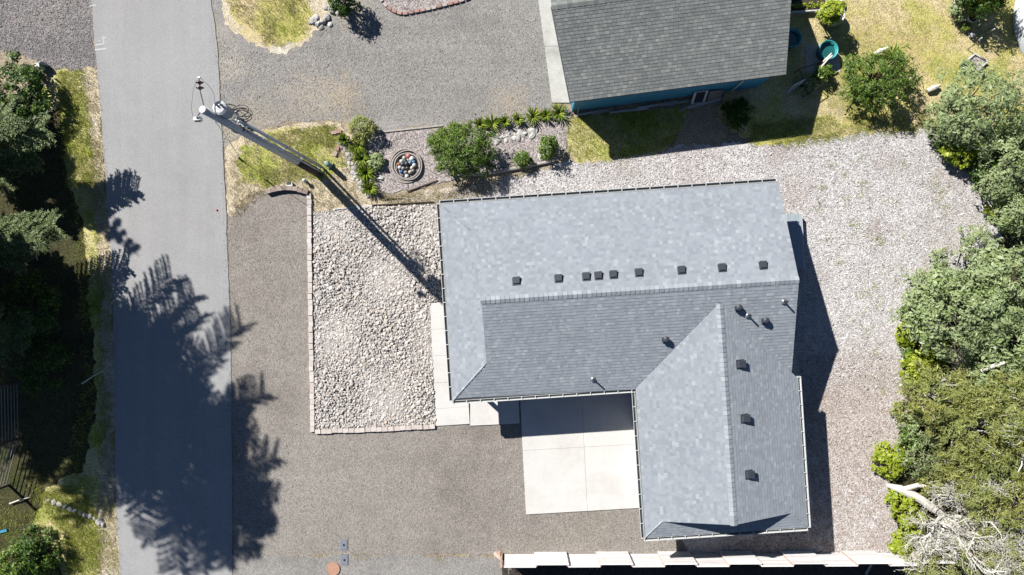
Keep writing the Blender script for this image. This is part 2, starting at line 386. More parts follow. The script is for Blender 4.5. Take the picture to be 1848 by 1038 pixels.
Z = .004
road_l = [(120,-420),(150,-150),(166,0),(178,150),(193,345),(203,500),(207,700),(208,860),(213,960),(217,1038),(225,1250),(240,1600)]
road_r = [(345,-420),(368,-150),(381,0),(393,90),(402,260),(409,400),(415,560),(418,700),(419,860),(420,1038),(424,1250),(436,1600)]
VERGE = px((103,128),(130,118),(158,120),(178,200),(190,330),(200,520),(204,700),(205,860),(212,960),(218,1038),(225,1250),(-700,1250),(-700,150),(0,235))
sheet('verge_ground', VERGE, Z, M['verge'], .12, 1)
sheet('shaded_litter_ground', px((-700,235),(0,235),(60,190),(110,200),(120,300),(150,420),(168,600),(172,760),(150,850),(80,880),(60,940),(100,1000),(118,1038),(120,1250),(-700,1250)), 2*Z, M['shaded_litter'], .12, 2)  # grass and litter under the trees, their shade put into the dark colour
sheet('gravel_pullout', px((-700,-420),(110,-420),(140,-150),(166,2),(174,118),(150,124),(100,126),(40,100),(0,92),(-700,110)), Z, M['gravel_corner'], .12, 3)
sheet('straw_strip', px((150,122),(175,118),(193,330),(205,520),(208,700),(208,860),(214,960),(220,1040),(172,1040),(180,960),(184,860),(190,700),(182,520),(170,330),(156,200)), 3*Z, M['straw'], .16, 4)

NDRIVE = px((384,0),(394,90),(402,262),(415,262),(440,240),(520,222),(600,214),(640,228),(700,236),(830,222),(1000,196),(1000,0),(1000,-400),(360,-400))
sheet('neighbour_gravel_drive', NDRIVE, Z, M['gravel_neigh'], .1, 5)
ISLE = px((404,-120),(402,0),(400,28),(424,66),(462,86),(515,93),(556,74),(578,44),(600,20),(620,-10),(620,-120))
sheet('grass_island', ISLE, 2*Z, M['straw'], .16, 6)
ISLE2 = px((412,-120),(410,0),(412,26),(432,60),(466,78),(512,84),(548,64),(566,34),(560,4),(560,-120))
sheet('grass_island_turf', ISLE2, 3*Z, M['lawn'], .2, 7)
VLOW = px((424,300),(438,264),(490,240),(560,228),(606,226),(618,262),(628,300),(600,312),(540,326),(470,336),(428,332))
sheet('pole_verge_straw', px((410,268),(440,246),(520,224),(610,220),(640,262),(660,330),(690,360),(790,366),(788,374),(566,388),(564,352),(556,342),(490,338),(450,352),(420,392),(410,388)), 2*Z, M['straw'], .12, 8)
sheet('pole_verge_turf', VLOW, 3*Z, M['verge'], .2, 9)

GDRIVE = px((411,392),(430,380),(470,348),(556,346),(566,352),(566,768),(1320,750),(1320,1002),(905,1002),(780,1000),(600,1000),(424,1010),(418,860),(414,560))
sheet('gravel_drive', GDRIVE, Z, M['gravel_house'], .05, 10)
sheet('lower_gravel_drive', px((418,1004),(600,1001),(780,1003),(905,1003),(905,1250),(420,1250)), 2*Z, M['gravel_neigh'], .1, 11)
sheet('far_side_soil', px((905,1004),(1700,1004),(1848,1004),(1848,1250),(905,1250)), 2*Z, M['dark_soil'], .05, 13)

MULCH = px((690,360),(800,346),(900,324),(1010,298),(1100,286),(1180,272),(1230,262),(1350,262),(1440,256),(1560,238),(1690,232),(1730,280),(1790,340),(1830,420),(1848,520),(1848,1003),(1240,1003),(1240,930),(1170,900),(1170,700),(810,420),(790,372))
sheet('wood_chip_yard', MULCH, Z, M['mulch'], .16, 14)
LAWN = px((1410,-200),(2300,-200),(2300,200),(1848,230),(1740,250),(1690,228),(1610,232),(1560,240),(1490,246),(1430,258),(1370,258),(1340,248),(1300,215),(1300,100),(1390,40))
sheet('lawn', LAWN, 2*Z, M['lawn'], .18, 15)
SIDE = px((1020,215),(1060,205),(1180,200),(1240,200),(1230,230),(1215,262),(1180,278),(1110,288),(1040,290),(1024,268))
sheet('side_lawn', SIDE, 2*Z, M['verge'], .16, 16)
BED = px((690,238),(830,224),(1010,196),(1030,200),(1024,230),(1022,268),(1000,296),(940,300),(870,314),(790,330),(700,352),(672,340),(660,300),(640,250))
sheet('garden_bed_gravel', BED, 3*Z, M['bed_gravel'], .08, 17)
sheet('right_thicket_soil', px((1690,232),(1730,290),(1790,350),(1810,430),(1760,480),(1660,530),(1630,620),(1650,700),(1625,790),(1600,850),(1625,1000),(2400,1000),(2400,225)), 3*Z, M['shaded_litter'], .15, 18)
TOPBED = px((660,-200),(676,-20),(690,2),(704,18),(722,25),(742,22),(800,10),(845,-2),(1000,-40),(1000,-200))
sheet('top_bed_gravel', TOPBED, 3*Z, M['bed_gravel'], .02, 19)

# road: a slab with a ragged edge and utility marks
rl = jag(px(*road_l), .02, .3, 21, close=False) + [P(*road_l[-1])[:2]]; rr = jag(px(*road_r), .02, .3, 22, close=False) + [P(*road_r[-1])[:2]]
road = obj('road', MB().prism(rl + rr[::-1], 0., .035), M['asphalt'], kind='structure')
mk = MB(); zr = .039
def stroke(mb, pts, w, z=zr):
    for a, b in zip(pts[:-1], pts[1:]):
        a = P(*a); b = P(*b); t = b-a; t /= np.linalg.norm(t); s = np.array((-t[1], t[0], 0))*w/2
        mb.add([a-s+(0,0,z), b-s+(0,0,z), b+s+(0,0,z), a+s+(0,0,z)], [[0,1,2,3]])
stroke(mk, [(172,82),(189,79.5)], .05); stroke(mk, [(188.3,79),(188.3,67)], .05); stroke(mk, [(184.8,70),(188,66.4)], .045); stroke(mk, [(188.6,66.4),(191.6,70)], .045)
stroke(mk, [(178,75),(181,74),(181.5,76),(179.5,77),(182,78),(181,79)], .035)
obj('utility_paint_mark', mk, M['paint'], road)
mk = MB(); stroke(mk, [(172,90.5),(193,88.3)], .06); obj('utility_paint_mark', mk, M['paint'], road)
mk = MB(); stroke(mk, [(163,12),(174,9.5)], .05); obj('utility_paint_mark', mk, M['paint'], road)
mk = MB(); stroke(mk, [(390,378),(397,382)], .11); stroke(mk, [(390,384),(394,379)], .09); obj('pink_paint_mark', mk, M['pinkpaint'], road)

# ------------------------------------------------------------------ concrete slabs, panel by panel
def paving(name, label, panels, mat, h=.07, gap=.007):
    # panels: 4 px corners each
    c = np.mean([P(*q)[:2] for pn in panels for q in pn], axis=0)
    o = thing(name, (c[0], c[1], 0), None, None); o['kind'] = 'structure'
    for pn in panels:
        q = [np.array(P(*p)[:2]) for p in pn]; m = np.mean(q, axis=0)
        q = [x + (m-x)/np.linalg.norm(m-x)*gap for x in q]
        if (q[1]-q[0])[0]*(q[2]-q[1])[1]-(q[1]-q[0])[1]*(q[2]-q[1])[0] < 0: q = q[::-1]
        obj('slab', MB().prism(q, 0, h), mat, o)
    return o
def lerp2(a, b, t): return (a[0]+(b[0]-a[0])*t, a[1]+(b[1]-a[1])*t)
def gridp(tl, tr, br, bl, us, vs):
    out = []
    f = lambda s, t: lerp2(lerp2(tl, tr, s), lerp2(bl, br, s), t)
    for u0, u1 in zip(us[:-1], us[1:]):
        for v0, v1 in zip(vs[:-1], vs[1:]): out.append((f(u0,v0), f(u1,v0), f(u1,v1), f(u0,v1)))
    return out
paving('front_walk', '', gridp((776,547),(836,543),(848,764.5),(786.5,768.5),(0,1),(0,.215,.43,.65,.86,1)) , M['concrete'])
paving('porch_walk', '', gridp((848.5,719),(936,714),(938,764),(848.5,768),(0,.62,1),(0,1)), M['concrete'])
paving('driveway', '', gridp((937,690),(1160,678),(1172,915),(949,928),(0,.497,1),(0,.515,1)), M['concrete'])
paving('neighbour_apron', '', gridp((966,-40),(1012,-40),(1050,186),(996,186),(0,1),(0,.55,1)), M['concrete_old'], .05)
paving('tub_pad', '', gridp((1452,82),(1512,78),(1516,130),(1456,134),(0,.5,1),(0,1)), M['concrete_old'], .04)

# ------------------------------------------------------------------ shingled roof planes
def crossings(poly, b):
    xs = []; n = len(poly)
    for i in range(n):
        (a1, b1), (a2, b2) = poly[i], poly[(i+1) % n]
        if (b1 > b) != (b2 > b): xs.append(a1+(a2-a1)*(b-b1)/(b2-b1))
    return sorted(xs)
def shingles(mb, poly, to3, expo, wmin, wmax, thick, r, lift=.006, gap=0.):
    bmax = max(p[1] for p in poly); b = min(p[1] for p in poly); row = 0
    while b < bmax-.2:
        b1 = min(b+expo, bmax); lo = crossings(poly, b+1e-3); hi = crossings(poly, b1-1e-3)
        if len(lo) != len(hi): mid = crossings(poly, (b+b1)/2); lo = hi = mid
        for k in range(0, len(lo)-1, 2):
            l0, l1, h0, h1 = lo[k], lo[k+1], hi[k], hi[k+1]
            a = min(l0, h0) - r.uniform(0, wmax); amax = max(l1, h1)
            while a < amax:
                w = r.uniform(wmin, wmax); e = min(a+w, amax)
                x0l, x1l = max(a, l0), min(e-gap, l1); x0h, x1h = max(a, h0), min(e-gap, h1)
                a += w
                if x1l-x0l < .3 and x1h-x0h < .3: continue
                x1l = max(x1l, x0l+.01); x1h = max(x1h, x0h+.01)
                t = thick + (r.random() < .45)*lift + r.uniform(0, .002)
                up = .003 + r.uniform(0, .001)
                q = [to3(x0l,b,t), to3(x1l,b,t), to3(x1h,b1,up), to3(x0h,b1,up), to3(x0l,b,0), to3(x1l,b,0)]
                o = mb.n; mb.v.append(np.array(q)); mb.n += 6
                mb.f.append(np.array([[0,1,2,3],[4,5,1,0]])+o); mb.f.append(np.array([[4,0,3],[5,2,1]])+o)
        b = b1; row += 1
def fixwind(mb):  # make the top faces look up
    pass

E = 2.6; PITCH = .345
def roofz(b): return E + PITCH*b*S
house = thing('house', U(280, 200, 0), 'single storey L-shaped house under a blue grey shingle roof', 'house')
PL = {
 'N':  ([(2,2),(564,2),(564,165),(62,165),(62,62)],                      lambda a,b,t: U(a, b, roofz(b)+t)),
 'S':  ([(2,2),(301,2),(303,0),(439.5,136.5),(564,12),(564,165),(62,165),(62,62)], lambda a,b,t: U(a, 330-b, roofz(b)+t)),
 'W':  ([(2,2),(73,73),(257,73),(328,2)],                                 lambda a,b,t: U(b, a, roofz(b)+t)),
 'WW': ([(328,2),(576,2),(548,30),(548,136.5),(193.5,136.5)],             lambda a,b,t: U(303+b, a, roofz(b)+t)),
 'WE': ([(576,2),(548,30),(548,136.5),(193.5,136.5),(328,2)],             lambda a,b,t: U(576-b, a, roofz(b)+t)),
 'WS': ([(305,2),(342,39),(537,39),(574,2)],                              lambda a,b,t: U(a, 578-b, roofz(b)+t)),
}
rs = np.random.default_rng(3)
EX = .134/S
for k, (poly, f) in PL.items():
    d = MB(); d.slab([f(a, b, -.004) for a, b in poly], .13)
    pl = obj('roof_plane', d, M['deckwood'], house)
    m = MB(); shingles(m, poly, f, EX, 4.0, 8.0, .010, rs, .005)
    obj('roof_shingles', m, M['shingle'], pl, kind='stuff')
# ridge and hip caps, one by one
def caps(p0, p1, halfw, dropA, dropB, mat, parent, step=.2, dirA=None, dirB=None):
    """p0->p1 along the line; dirA/dirB: unit plan vectors to the two sides, drops: fall per metre on that side"""
    p0 = np.asarray(p0, float); p1 = np.asarray(p1, float); L = np.linalg.norm(p1-p0); t = (p1-p0)/L; n = max(1, int(L/step))
    sa = np.array((*dirA, -dropA))*halfw; sb = np.array((*dirB, -dropB))*halfw
    m = MB(); h0 = .034; h1 = .016; l = t*(step*1.04)
    top = [sa+(0,0,h0), np.array((0,0,h0+.012)), sb+(0,0,h0), sb+l+(0,0,h1), l+(0,0,h1+.012), sa+l+(0,0,h1)]
    bot = [x-(0,0,h0 if i < 3 else h1) for i, x in enumerate(top)]
    m.add(top+bot, [[0,1,4,5],[1,2,3,4],[6,7,1,0],[7,8,2,1],[6,0,5,11],[2,8,9,3]])
    me = m.mesh('ridge_cap'); me.materials.append(mat)
    for i in range(n): inst('ridge_cap', me, p0 + t*L*i/n, parent)
def w2(v): return np.array((v[0], -v[1]))
u2 = w2(UX); v2 = w2(VX)
caps(U(564,165,roofz(165)), U(61,165,roofz(165)), .15, PITCH, PITCH, M['cap'], house, dirA=-v2, dirB=v2)
caps(U(439.5,549,roofz(136.5)), U(439.5,196,roofz(136.5)), .15, PITCH, PITCH, M['cap'], house, dirA=u2, dirB=-u2)
caps(U(2,2,roofz(2)), U(61,61,roofz(61)), .15, PITCH, PITCH, M['cap'], house, dirA=u2, dirB=v2)
caps(U(2,328,roofz(2)), U(61,269,roofz(61)), .15, PITCH, PITCH, M['cap'], house, dirA=u2, dirB=-v2)
caps(U(305,576,roofz(2)), U(332,549,roofz(29)), .15, PITCH, PITCH, M['cap'], house, dirA=u2, dirB=-v2)
caps(U(574,576,roofz(2)), U(547,549,roofz(29)), .15, PITCH, PITCH, M['cap'], house, dirA=-u2, dirB=-v2)
# walls
def wallpoly(pts, z0, z1, name='wall', mat=None):
    q = [U(*p)[:2] for p in pts]
    ar = sum(q[i][0]*q[(i+1) % len(q)][1]-q[(i+1) % len(q)][0]*q[i][1] for i in range(len(q)))
    if ar < 0: q = q[::-1]
    return obj(name, MB().prism(q, z0, z1), mat or M['siding'], house)
wallpoly([(20,18),(548,18),(548,318),(560,330),(560,562),(319,562),(319,312),(112,312),(112,240),(20,240)], 0, 2.47)
g = MB(); g.slab([U(548,18,2.6), U(548,165,4.05), U(548,312,2.6)], .12)
gm = MB()
gm.add([U(549,22,2.47),U(549,308,2.47),U(549,165,roofz(160)-.12),U(545,22,2.47),U(545,308,2.47),U(545,165,roofz(160)-.12)], [[0,1,4,3],[1,2,5,4],[2,0,3,5]]); gm.add([U(549,22,2.47),U(549,308,2.47),U(549,165,roofz(160)-.12)],[[0,1,2]])
obj('gable_wall', gm, M['siding'], house)
gm = MB(); gm.add([U(71,60,roofz(60)),U(71,270,roofz(60)),U(71,165,roofz(161)-.1)],[[0,2,1]]); obj('gable_wall', gm, M['siding'], house)
gm = MB(); gm.add([U(330,540,roofz(25)),U(549,540,roofz(25)),U(439.5,540,roofz(133)-.1)],[[0,1,2]]); obj('gable_wall', gm, M['siding'], house)
# rake boards along the gables
def rake(a, b, w=.045, h=.2):
    obj('rake_board', MB().beam(a-np.array((0,0,.16)), b-np.array((0,0,.16)), w, h), M['siding'], house)
rake(U(562.5,2,roofz(2)), U(562.5,165,roofz(165))); rake(U(562.5,165,roofz(165)), U(562.5,318,roofz(12)))
rake(U(64,62,roofz(62)), U(64,165,roofz(165))); rake(U(64,165,roofz(165)), U(64,268,roofz(62)))
rake(U(332,546,roofz(29)), U(439.5,546,roofz(136.5))); rake(U(439.5,546,roofz(136.5)), U(547,546,roofz(29)))
# gutters: trough, outer lip, fascia and hangers
hm = MB(); hm.box((0,0,0), (.03,.13,.012)); hme = hm.mesh('gutter_hanger'); hme.materials.append(M['white'])
def gutter(a, b, out, hang=.6, dark=True):
    a = np.asarray(a, float); b = np.asarray(b, float); o = np.array((out[0], out[1], 0.)); o /= np.linalg.norm(o); up = np.array((0,0,1.))
    L = np.linalg.norm(b-a); t = (b-a)/L
    prof = [(-.012,.0),(-.012,-.11),(.07,-.11),(.105,-.02),(.105,.012),(.122,.012),(.122,-.03),(.085,-.125),(-.03,-.125),(-.03,.0)]
    m = MB(); v = [a+o*x+up*z for x, z in prof]+[b+o*x+up*z for x, z in prof]; n = len(prof)
    m.add(v, [[i,(i+1)%n,n+(i+1)%n,n+i] for i in range(n)]); m.add(v[:n], [list(range(n))]); m.add(v[n:], [list(range(n))])
    gu = obj('gutter', m, M['white'], house)
    tr = MB(); tr.add([a+o*-.011-up*.07, b+o*-.011-up*.07, b+o*.083-up*.07, a+o*.083-up*.07], [[0,1,2,3]]); obj('gutter_trough', tr, M['gutter_in'], gu)
    rz = math.atan2(t[1], t[0]); k = max(2, int(L/hang))
    for i in range(k+1): inst('gutter_hanger', hme, a + t*(.03+(L-.06)*i/k) + o*.048 + up*.004, gu, rz)
zg = E + .0
gutter(U(0,0,zg), U(562,0,zg), -v2); gutter(U(0,0,zg), U(0,330,zg), -u2); gutter(U(0,330,zg), U(300,330,zg), v2)
gutter(U(303,333,zg), U(303,578,zg), -u2); gutter(U(303,578,zg), U(576,578,zg), v2); gutter(U(576,578,zg), U(576,326,zg), u2)
# porch post, doors, windows
obj('porch_post', MB().box(U(13,303,1.27), (.16,.16,2.54), -TH), M['white'], house)
def on_wall(name, u, v, w, h, z, along, parent=house, mat=None, frame=True):
    """panel centred at u,v; along 'u' or 'v'"""
    rz = TH if along == 'u' else TH+math.pi/2
    o = obj(name, MB().box(U(u,v,z), (w,.05,h), rz), mat or M['white'], parent); return o
for vv in (395, 480):
    dr = on_wall('garage_door', 318.2, vv, 2.4, 2.1, 1.06, 'v')
    for i in range(4):
        obj('door_panel', MB().box(U(317,vv,.32+i*.52), (2.3,.03,.46), TH+math.pi/2), M['white'], dr)
glass = m_plain('dark_window_glass', A(60,70,80), .05, 2, .08, spec=.8); M['glass'] = glass
def window(u, v, along, du, dv):
    wi = on_wall('window', u, v, 1.3, 1.1, 1.5, along); obj('pane', MB().box(U(u+du,v+dv,1.5), (1.14,.03,.94), TH if along == 'u' else TH+math.pi/2), M['glass'], wi)
window(19.2, 90, 'v', -1, 0); window(19.2, 180, 'v', -1, 0); window(100, 17.2, 'u', 0, -1); window(330, 17.2, 'u', 0, -1); window(561, 440, 'v', 1, 0); window(440, 562.8, 'u', 0, 1); window(215, 312.8, 'u', 0, 1)
fd = on_wall('front_door', 111.2, 275, .95, 2.05, 1.03, 'v', mat=M['teal']); obj('door_handle', MB().lathe([(0,0),(.03,0),(.03,.06),(0,.07)], U(109.5,287,1.0), 10, axis=(-1,0,0)), M['galv'], fd)

# things on the roof
def hz(u, v):
    m = min(v, 330-v) if v <= 330 else -99
    if u < 62: m = min(m, u)
    w = min(u-303, 576-u)
    if v > 190: m = max(m, min(w, 578-v) if v > 548 else w)
    return E + PITCH*m*S
def onroof(x, y):
    z = 3.3
    for _ in range(12):
        p = P(x, y, z); q = np.array((p[0]/S, -p[1]/S)) - np.array((-121., -140.)); u, v = q@UX, q@VX; z = hz(u, v)
    return P(x, y, z), u, v
def slope_rot(nx, ny):       # rotation putting local z on a slope whose downhill plan direction is (nx,ny), local -y downhill
    n = Vector((nx*PITCH, ny*PITCH, 1)).normalized(); dn = Vector((nx, ny, -PITCH)).normalized(); x = dn.cross(n).normalized()*-1
    yv = n.cross(x)
    return Matrix((x, yv, n)).transposed().to_euler()
# slant-back box vent: flange, sloped hood
bv = MB()
bv.box((0,0,.012), (.40,.40,.012))
bv.add([(-.16,-.16,.018),(.16,-.16,.018),(.16,.16,.018),(-.16,.16,.018),(-.16,-.17,.15),(.16,-.17,.15),(.13,.12,.10),(-.13,.12,.10)], [[4,5,6,7],[0,1,5,4],[1,2,6,5],[2,3,7,6],[3,0,4,7]])
bv.add([(-.175,-.2,.135),(.175,-.2,.135),(.175,-.17,.16),(-.175,-.17,.16),(-.175,-.2,.08),(.175,-.2,.08)], [[0,1,2,3],[4,5,1,0]])
bvm = bv.mesh('roof_vent'); bvm.materials.append(M['black_vent'])
rN = slope_rot(v2[0]*-1, v2[1]*-1); rS = slope_rot(*v2); rE = slope_rot(*u2)
for x, y in ((932,508),(1008,503.5),(1058,500),(1080,498.5),(1107,496.5),(1153,493),(1230,488.5),(1303,484),(1377,479.5)):
    p, u, v = onroof(x, y); inst('roof_vent', bvm, p+np.array((0,0,.012)), house, rot=rN, sc=.88)
for x, y in ((1335,657),(1343,755),(1351,856)):
    p, u, v = onroof(x, y); inst('roof_vent', bvm, p+np.array((0,0,.012)), house, rot=rE, sc=(.95,.95,1.3))
# small hooded exhaust caps
ev = MB(); ev.box((0,0,.012), (.3,.3,.01)); ev.lathe([(.09,.01),(.09,.16),(.13,.17),(.13,.22),(.08,.26),(.001,.27)], (0,0,0), 12); ev.box((-.13,-.02,.16), (.1,.16,.1))
evm = ev.mesh('exhaust_cap'); evm.materials.append(M['black_vent'])
for x, y in ((1201,612),(1332,555),(1380,578)):
    p, u, v = onroof(x, y); inst('exhaust_cap', evm, p+np.array((0,0,.012)), house)
pv = MB(); pv.lathe([(.13,.0),(.12,.02),(.055,.10),(.05,.10)], (0,0,0), 14); fl = pv.mesh('pipe_boot', smooth=True); fl.materials.append(M['galv'])
pp_ = MB(); pp_.lathe([(.038,-.05),(.038,.42),(.028,.42),(.028,.3)], (0,0,0), 12); pm = pp_.mesh('vent_pipe'); pm.materials.append(M['black_vent'])
for x, y in ((1069,683),(1348,568),(1413,543)):
    p, u, v = onroof(x+1, y+1); b = inst('vent_pipe', pm, p, house); inst('pipe_boot', fl, p+np.array((0,0,.02)), b)

# ------------------------------------------------------------------ neighbour house
NE_ = 2.6; NP = .255
nb = thing('neighbour_house', N_(180, 147, 0), 'teal house under a weathered grey shingle roof at the top edge', 'house')
def nz(b): return NE_ + NP*b*S
polyn = [(0,0),(361,0),(376,147),(-15,147)]
for nm, f in (('near', lambda a,b,t: N_(a, b, nz(b)+t)), ('far', lambda a,b,t: N_(a, 294-b, nz(b)+t))):
    d_ = MB(); d_.slab([f(a,b,-.004) for a, b in polyn], .13); pl = obj('roof_plane', d_, M['deckwood'], nb)
    m = MB(); shingles(m, polyn, f, .140/S, 7.2, 8.6, .013, rs, .003, .3); obj('roof_shingles', m, M['shingle_old'], pl, kind='stuff')
un2 = w2(UN); vn2 = w2(VN)
caps(N_(-15,147,nz(147)), N_(376,147,nz(147)), .16, NP, NP, M['cap_old'], nb, step=.22, dirA=vn2, dirB=-vn2)
def nwall(name, pts, z0, z1, mat):
    q = [N_(*p)[:2] for p in pts]; ar = sum(q[i][0]*q[(i+1)%len(q)][1]-q[(i+1)%len(q)][0]*q[i][1] for i in range(len(q)))
    return obj(name, MB().prism(q if ar > 0 else q[::-1], z0, z1), mat, nb)
nwall('wall', [(12,9),(349,9),(349,285),(12,285)], 0, 2.62, M['teal'])
for a_ in (12, 349):
    gm = MB(); gm.add([N_(a_,12,2.62),N_(a_,282,2.62),N_(a_,147,nz(143)-.1)], [[0,1,2]]); obj('gable_wall', gm, M['teal'], nb)
for i in range(11):   # lap siding courses on the visible wall
    m = MB(); z0 = .12+i*.22; a, b = N_(12,8.6,z0), N_(349,8.6,z0); n2 = np.array((-vn2[0], -vn2[1], 0))
    m.add([a+n2*.018, b+n2*.018, b+np.array((0,0,.22)), a+np.array((0,0,.22)), a, b], [[0,1,2,3],[4,5,1,0]]); obj('siding_board', m, M['teal'], nb)
for q0, q1, nm in (((-1,1.0),(362,1.0),'fascia'),):
    a, b = N_(q0[0],q0[1],NE_-.08), N_(q1[0],q1[1],NE_-.08); obj('fascia', MB().beam(a, b, .03, .13), M['teal'], nb)
for aa in (0, 361):
    s = -15 if aa == 0 else 15
    a, b = N_(aa, 1, nz(0)-.07), N_(aa+s, 147, nz(147)-.07); obj('rake_board', MB().beam(a-np.array((0,0,.06)), b-np.array((0,0,.06)), .04, .14), M['deckwood'], nb)
# ------------------------------------------------------------------ vegetation builders
def unit(v): return v/(np.linalg.norm(v, axis=-1, keepdims=True)+1e-9)
def leafquads(mb, Pp, Nn, Ld, Wd, r, T=None, bend=0.):
    n = len(Pp); Nn = unit(Nn)
    t = unit(np.cross(Nn, unit(r.normal(size=(n,3))))) if T is None else unit(T)
    b = unit(np.cross(Nn, t)); L = np.broadcast_to(np.asarray(Ld), (n,))[:,None]; Wq = np.broadcast_to(np.asarray(Wd), (n,))[:,None]
    v = np.stack((Pp-t*L*.5, Pp+b*Wq*.5+Nn*L*.06, Pp+t*L*.5-Nn*L*bend, Pp-b*Wq*.5+Nn*L*.06), axis=1).reshape(-1,3)
    mb.add(v, np.arange(4*n).reshape(n,4))
def crown_pts(c, rad, ncl, per, r, clr, zmin=.04, low=-.15, fill=.55):
    c = np.asarray(c, float); rad = np.asarray(rad, float)
    d = unit(r.normal(size=(ncl*3,3))); d = d[d[:,2] > low][:ncl]
    ph = r.uniform(0, 6.28, 6)
    lump = 1 + .16*np.sin(d[:,0]*5+ph[0])*np.sin(d[:,1]*5+ph[1]) + .12*np.sin(d[:,0]*9+ph[2]+d[:,2]*6)*np.sin(d[:,1]*10+ph[3])
    q = (fill + (1.04-fill)*r.random(len(d))**.45)*lump
    cc = c + d*rad*q[:,None]
    cc[:,2] = np.maximum(cc[:,2], zmin+.03)
    cs = clr*r.uniform(.6, 1.35, len(cc))
    o = unit(r.normal(size=(len(cc),per,3)))*(r.random((len(cc),per,1))**.4)
    pp = cc[:,None,:] + o*cs[:,None,None]*np.array((1,1,.75))
    nn = o*.7 + np.array((0,0,.75)) + d[:,None,:]*.45 + r.normal(size=o.shape)*.3
    pp = pp.reshape(-1,3); nn = nn.reshape(-1,3); k = pp[:,2] > zmin
    return pp[k], nn[k], cc
def stems(mb, base, tips, r, rad=.03, sag=.15):
    base = np.asarray(base, float)
    for t in tips:
        m = base*.45 + t*.55; m = m + r.normal(size=3)*.12; m[2] = max(.1, m[2]-sag*.2)
        mb.tube([base, base*.75+m*.25+r.normal(size=3)*.04*[1,1,.2], m, t], [rad, rad*.8, rad*.5, rad*.18], 5, cap=False)
def shrub(name, label, px_, py_, rpx, hgt, leaf, L, Wd, cat='shrub', dens=1.0, clr=.22, per=26, group=None, seed=1, squash=1.0, ry=None, stem='twig', nst=14, fill=.55, low=-.15, lift=.45):
    r = np.random.default_rng(seed); zc = hgt*lift; c = P(px_, py_, hgt*.75); c[2] = zc; rx = rpx*S*(1-hgt*.6/H)
    ryy = rx if ry is None else ry*S*(1-hgt*.6/H)
    area = math.pi*rx*ryy + 1.5*(rx+ryy)*hgt
    ncl = int(max(14, dens*area*2.1/(clr*clr*3.0)))
    o = thing(name, (c[0], c[1], 0), label, cat, group)
    pp, nn, cc = crown_pts(c, (rx, ryy, hgt-zc), ncl, per, r, clr, low=low, fill=fill)
    m = MB(); sz = np.clip(r.lognormal(-.05,.35,len(pp)),.4,2.); leafquads(m, pp, nn, L*sz, Wd*sz*r.uniform(.8,1.25,len(pp)), r)
    obj('crown', m, M[leaf], o)
    tips = cc[r.permutation(len(cc))[:nst]]; tips = c + (tips-c)*r.uniform(1.0,1.14,(len(tips),1)); s = MB(); stems(s, (c[0], c[1], 0), tips, r, .03 if hgt < 1.6 else .05)
    obj('stem' if hgt < 2.2 else 'trunk', s, M[stem], o)
    return o
def rosette(name, label, px_, py_, rpx, nl, hgt, leaf, group=None, seed=1, wd=.05, cat='plant', up=.9):
    r = np.random.default_rng(seed); b = P(px_, py_, hgt*.4); b[2] = 0; R = rpx*S
    o = thing(name, b, label, cat, group); m = MB()
    for i in range(nl):
        a = r.uniform(0, 6.283); ln = R*r.uniform(.7, 1.12); e = r.uniform(.25, 1.0)*up; d = np.array((math.cos(a), math.sin(a), 0)); s = np.array((-d[1], d[0], 0))
        ts = np.array((0, .35, .7, 1.0)); h = hgt*e
        pts = [b + d*(.04+ln*t*(.65+.35*t)) + np.array((0,0,.03 + h*(1.9*t-1.15*t*t)))+s*.06*ln*t*t*r.normal() for t in ts]
        w = wd*r.uniform(.7,1.25); ww = (w*.6, w, w*.8, .006)
        v = []
        for q, wi in zip(pts, ww): v += [q - s*wi/2 + np.array((0,0,.012)), q - np.array((0,0,wi*.15)), q + s*wi/2 + np.array((0,0,.012))]
        f = [[3*k+j, 3*k+j+1, 3*k+j+4, 3*k+j+3] for k in range(3) for j in range(2)]
        m.add(v, f)
    obj('leaf_rosette', m, M[leaf], o); 
    cr = MB(); cr.lathe([(.06,0),(.07,.05),(.03,.12),(.001,.14)], b, 8); obj('crown_base', cr, M['twig'], o)
    return o
def grass(name, poly, n, h, mat, label, seed, blades=6, spread=.07, clump=None, w=.018):
    r = np.random.default_rng(seed)
    pt = scatter(poly, n, r)
    if clump is not None:
        k = (np.sin(pt[:,0]*clump[0]+seed)+np.sin(pt[:,1]*clump[0]*1.13+seed*2)+.6*np.sin((pt[:,0]+pt[:,1])*clump[0]*2.3)) > clump[1]; pt = pt[k]
    n = len(pt); hh = h*r.uniform(.5, 1.3, n)
    b = np.repeat(np.c_[pt, np.full(n,.006)], blades, axis=0); b[:,:2] += r.normal(0, spread, (len(b),2)); hb = np.repeat(hh, blades)*r.uniform(.6,1.2,len(b))
    a = r.uniform(0, 6.283, len(b)); d = np.c_[np.cos(a), np.sin(a), np.zeros(len(b))]; s = np.c_[-d[:,1], d[:,0], np.zeros(len(b))]
    lean = r.uniform(.25, .95, len(b))
    tip = b + d*(hb*lean)[:,None]; tip[:,2] += hb*np.sqrt(1-.75*lean**2)
    v = np.stack((b-s*w/2, b+s*w/2, tip), axis=1).reshape(-1,3); m = MB(); m.add(v, np.arange(3*len(b)).reshape(-1,3))
    o = obj(name, m, M[mat], label=label, kind='stuff'); return o
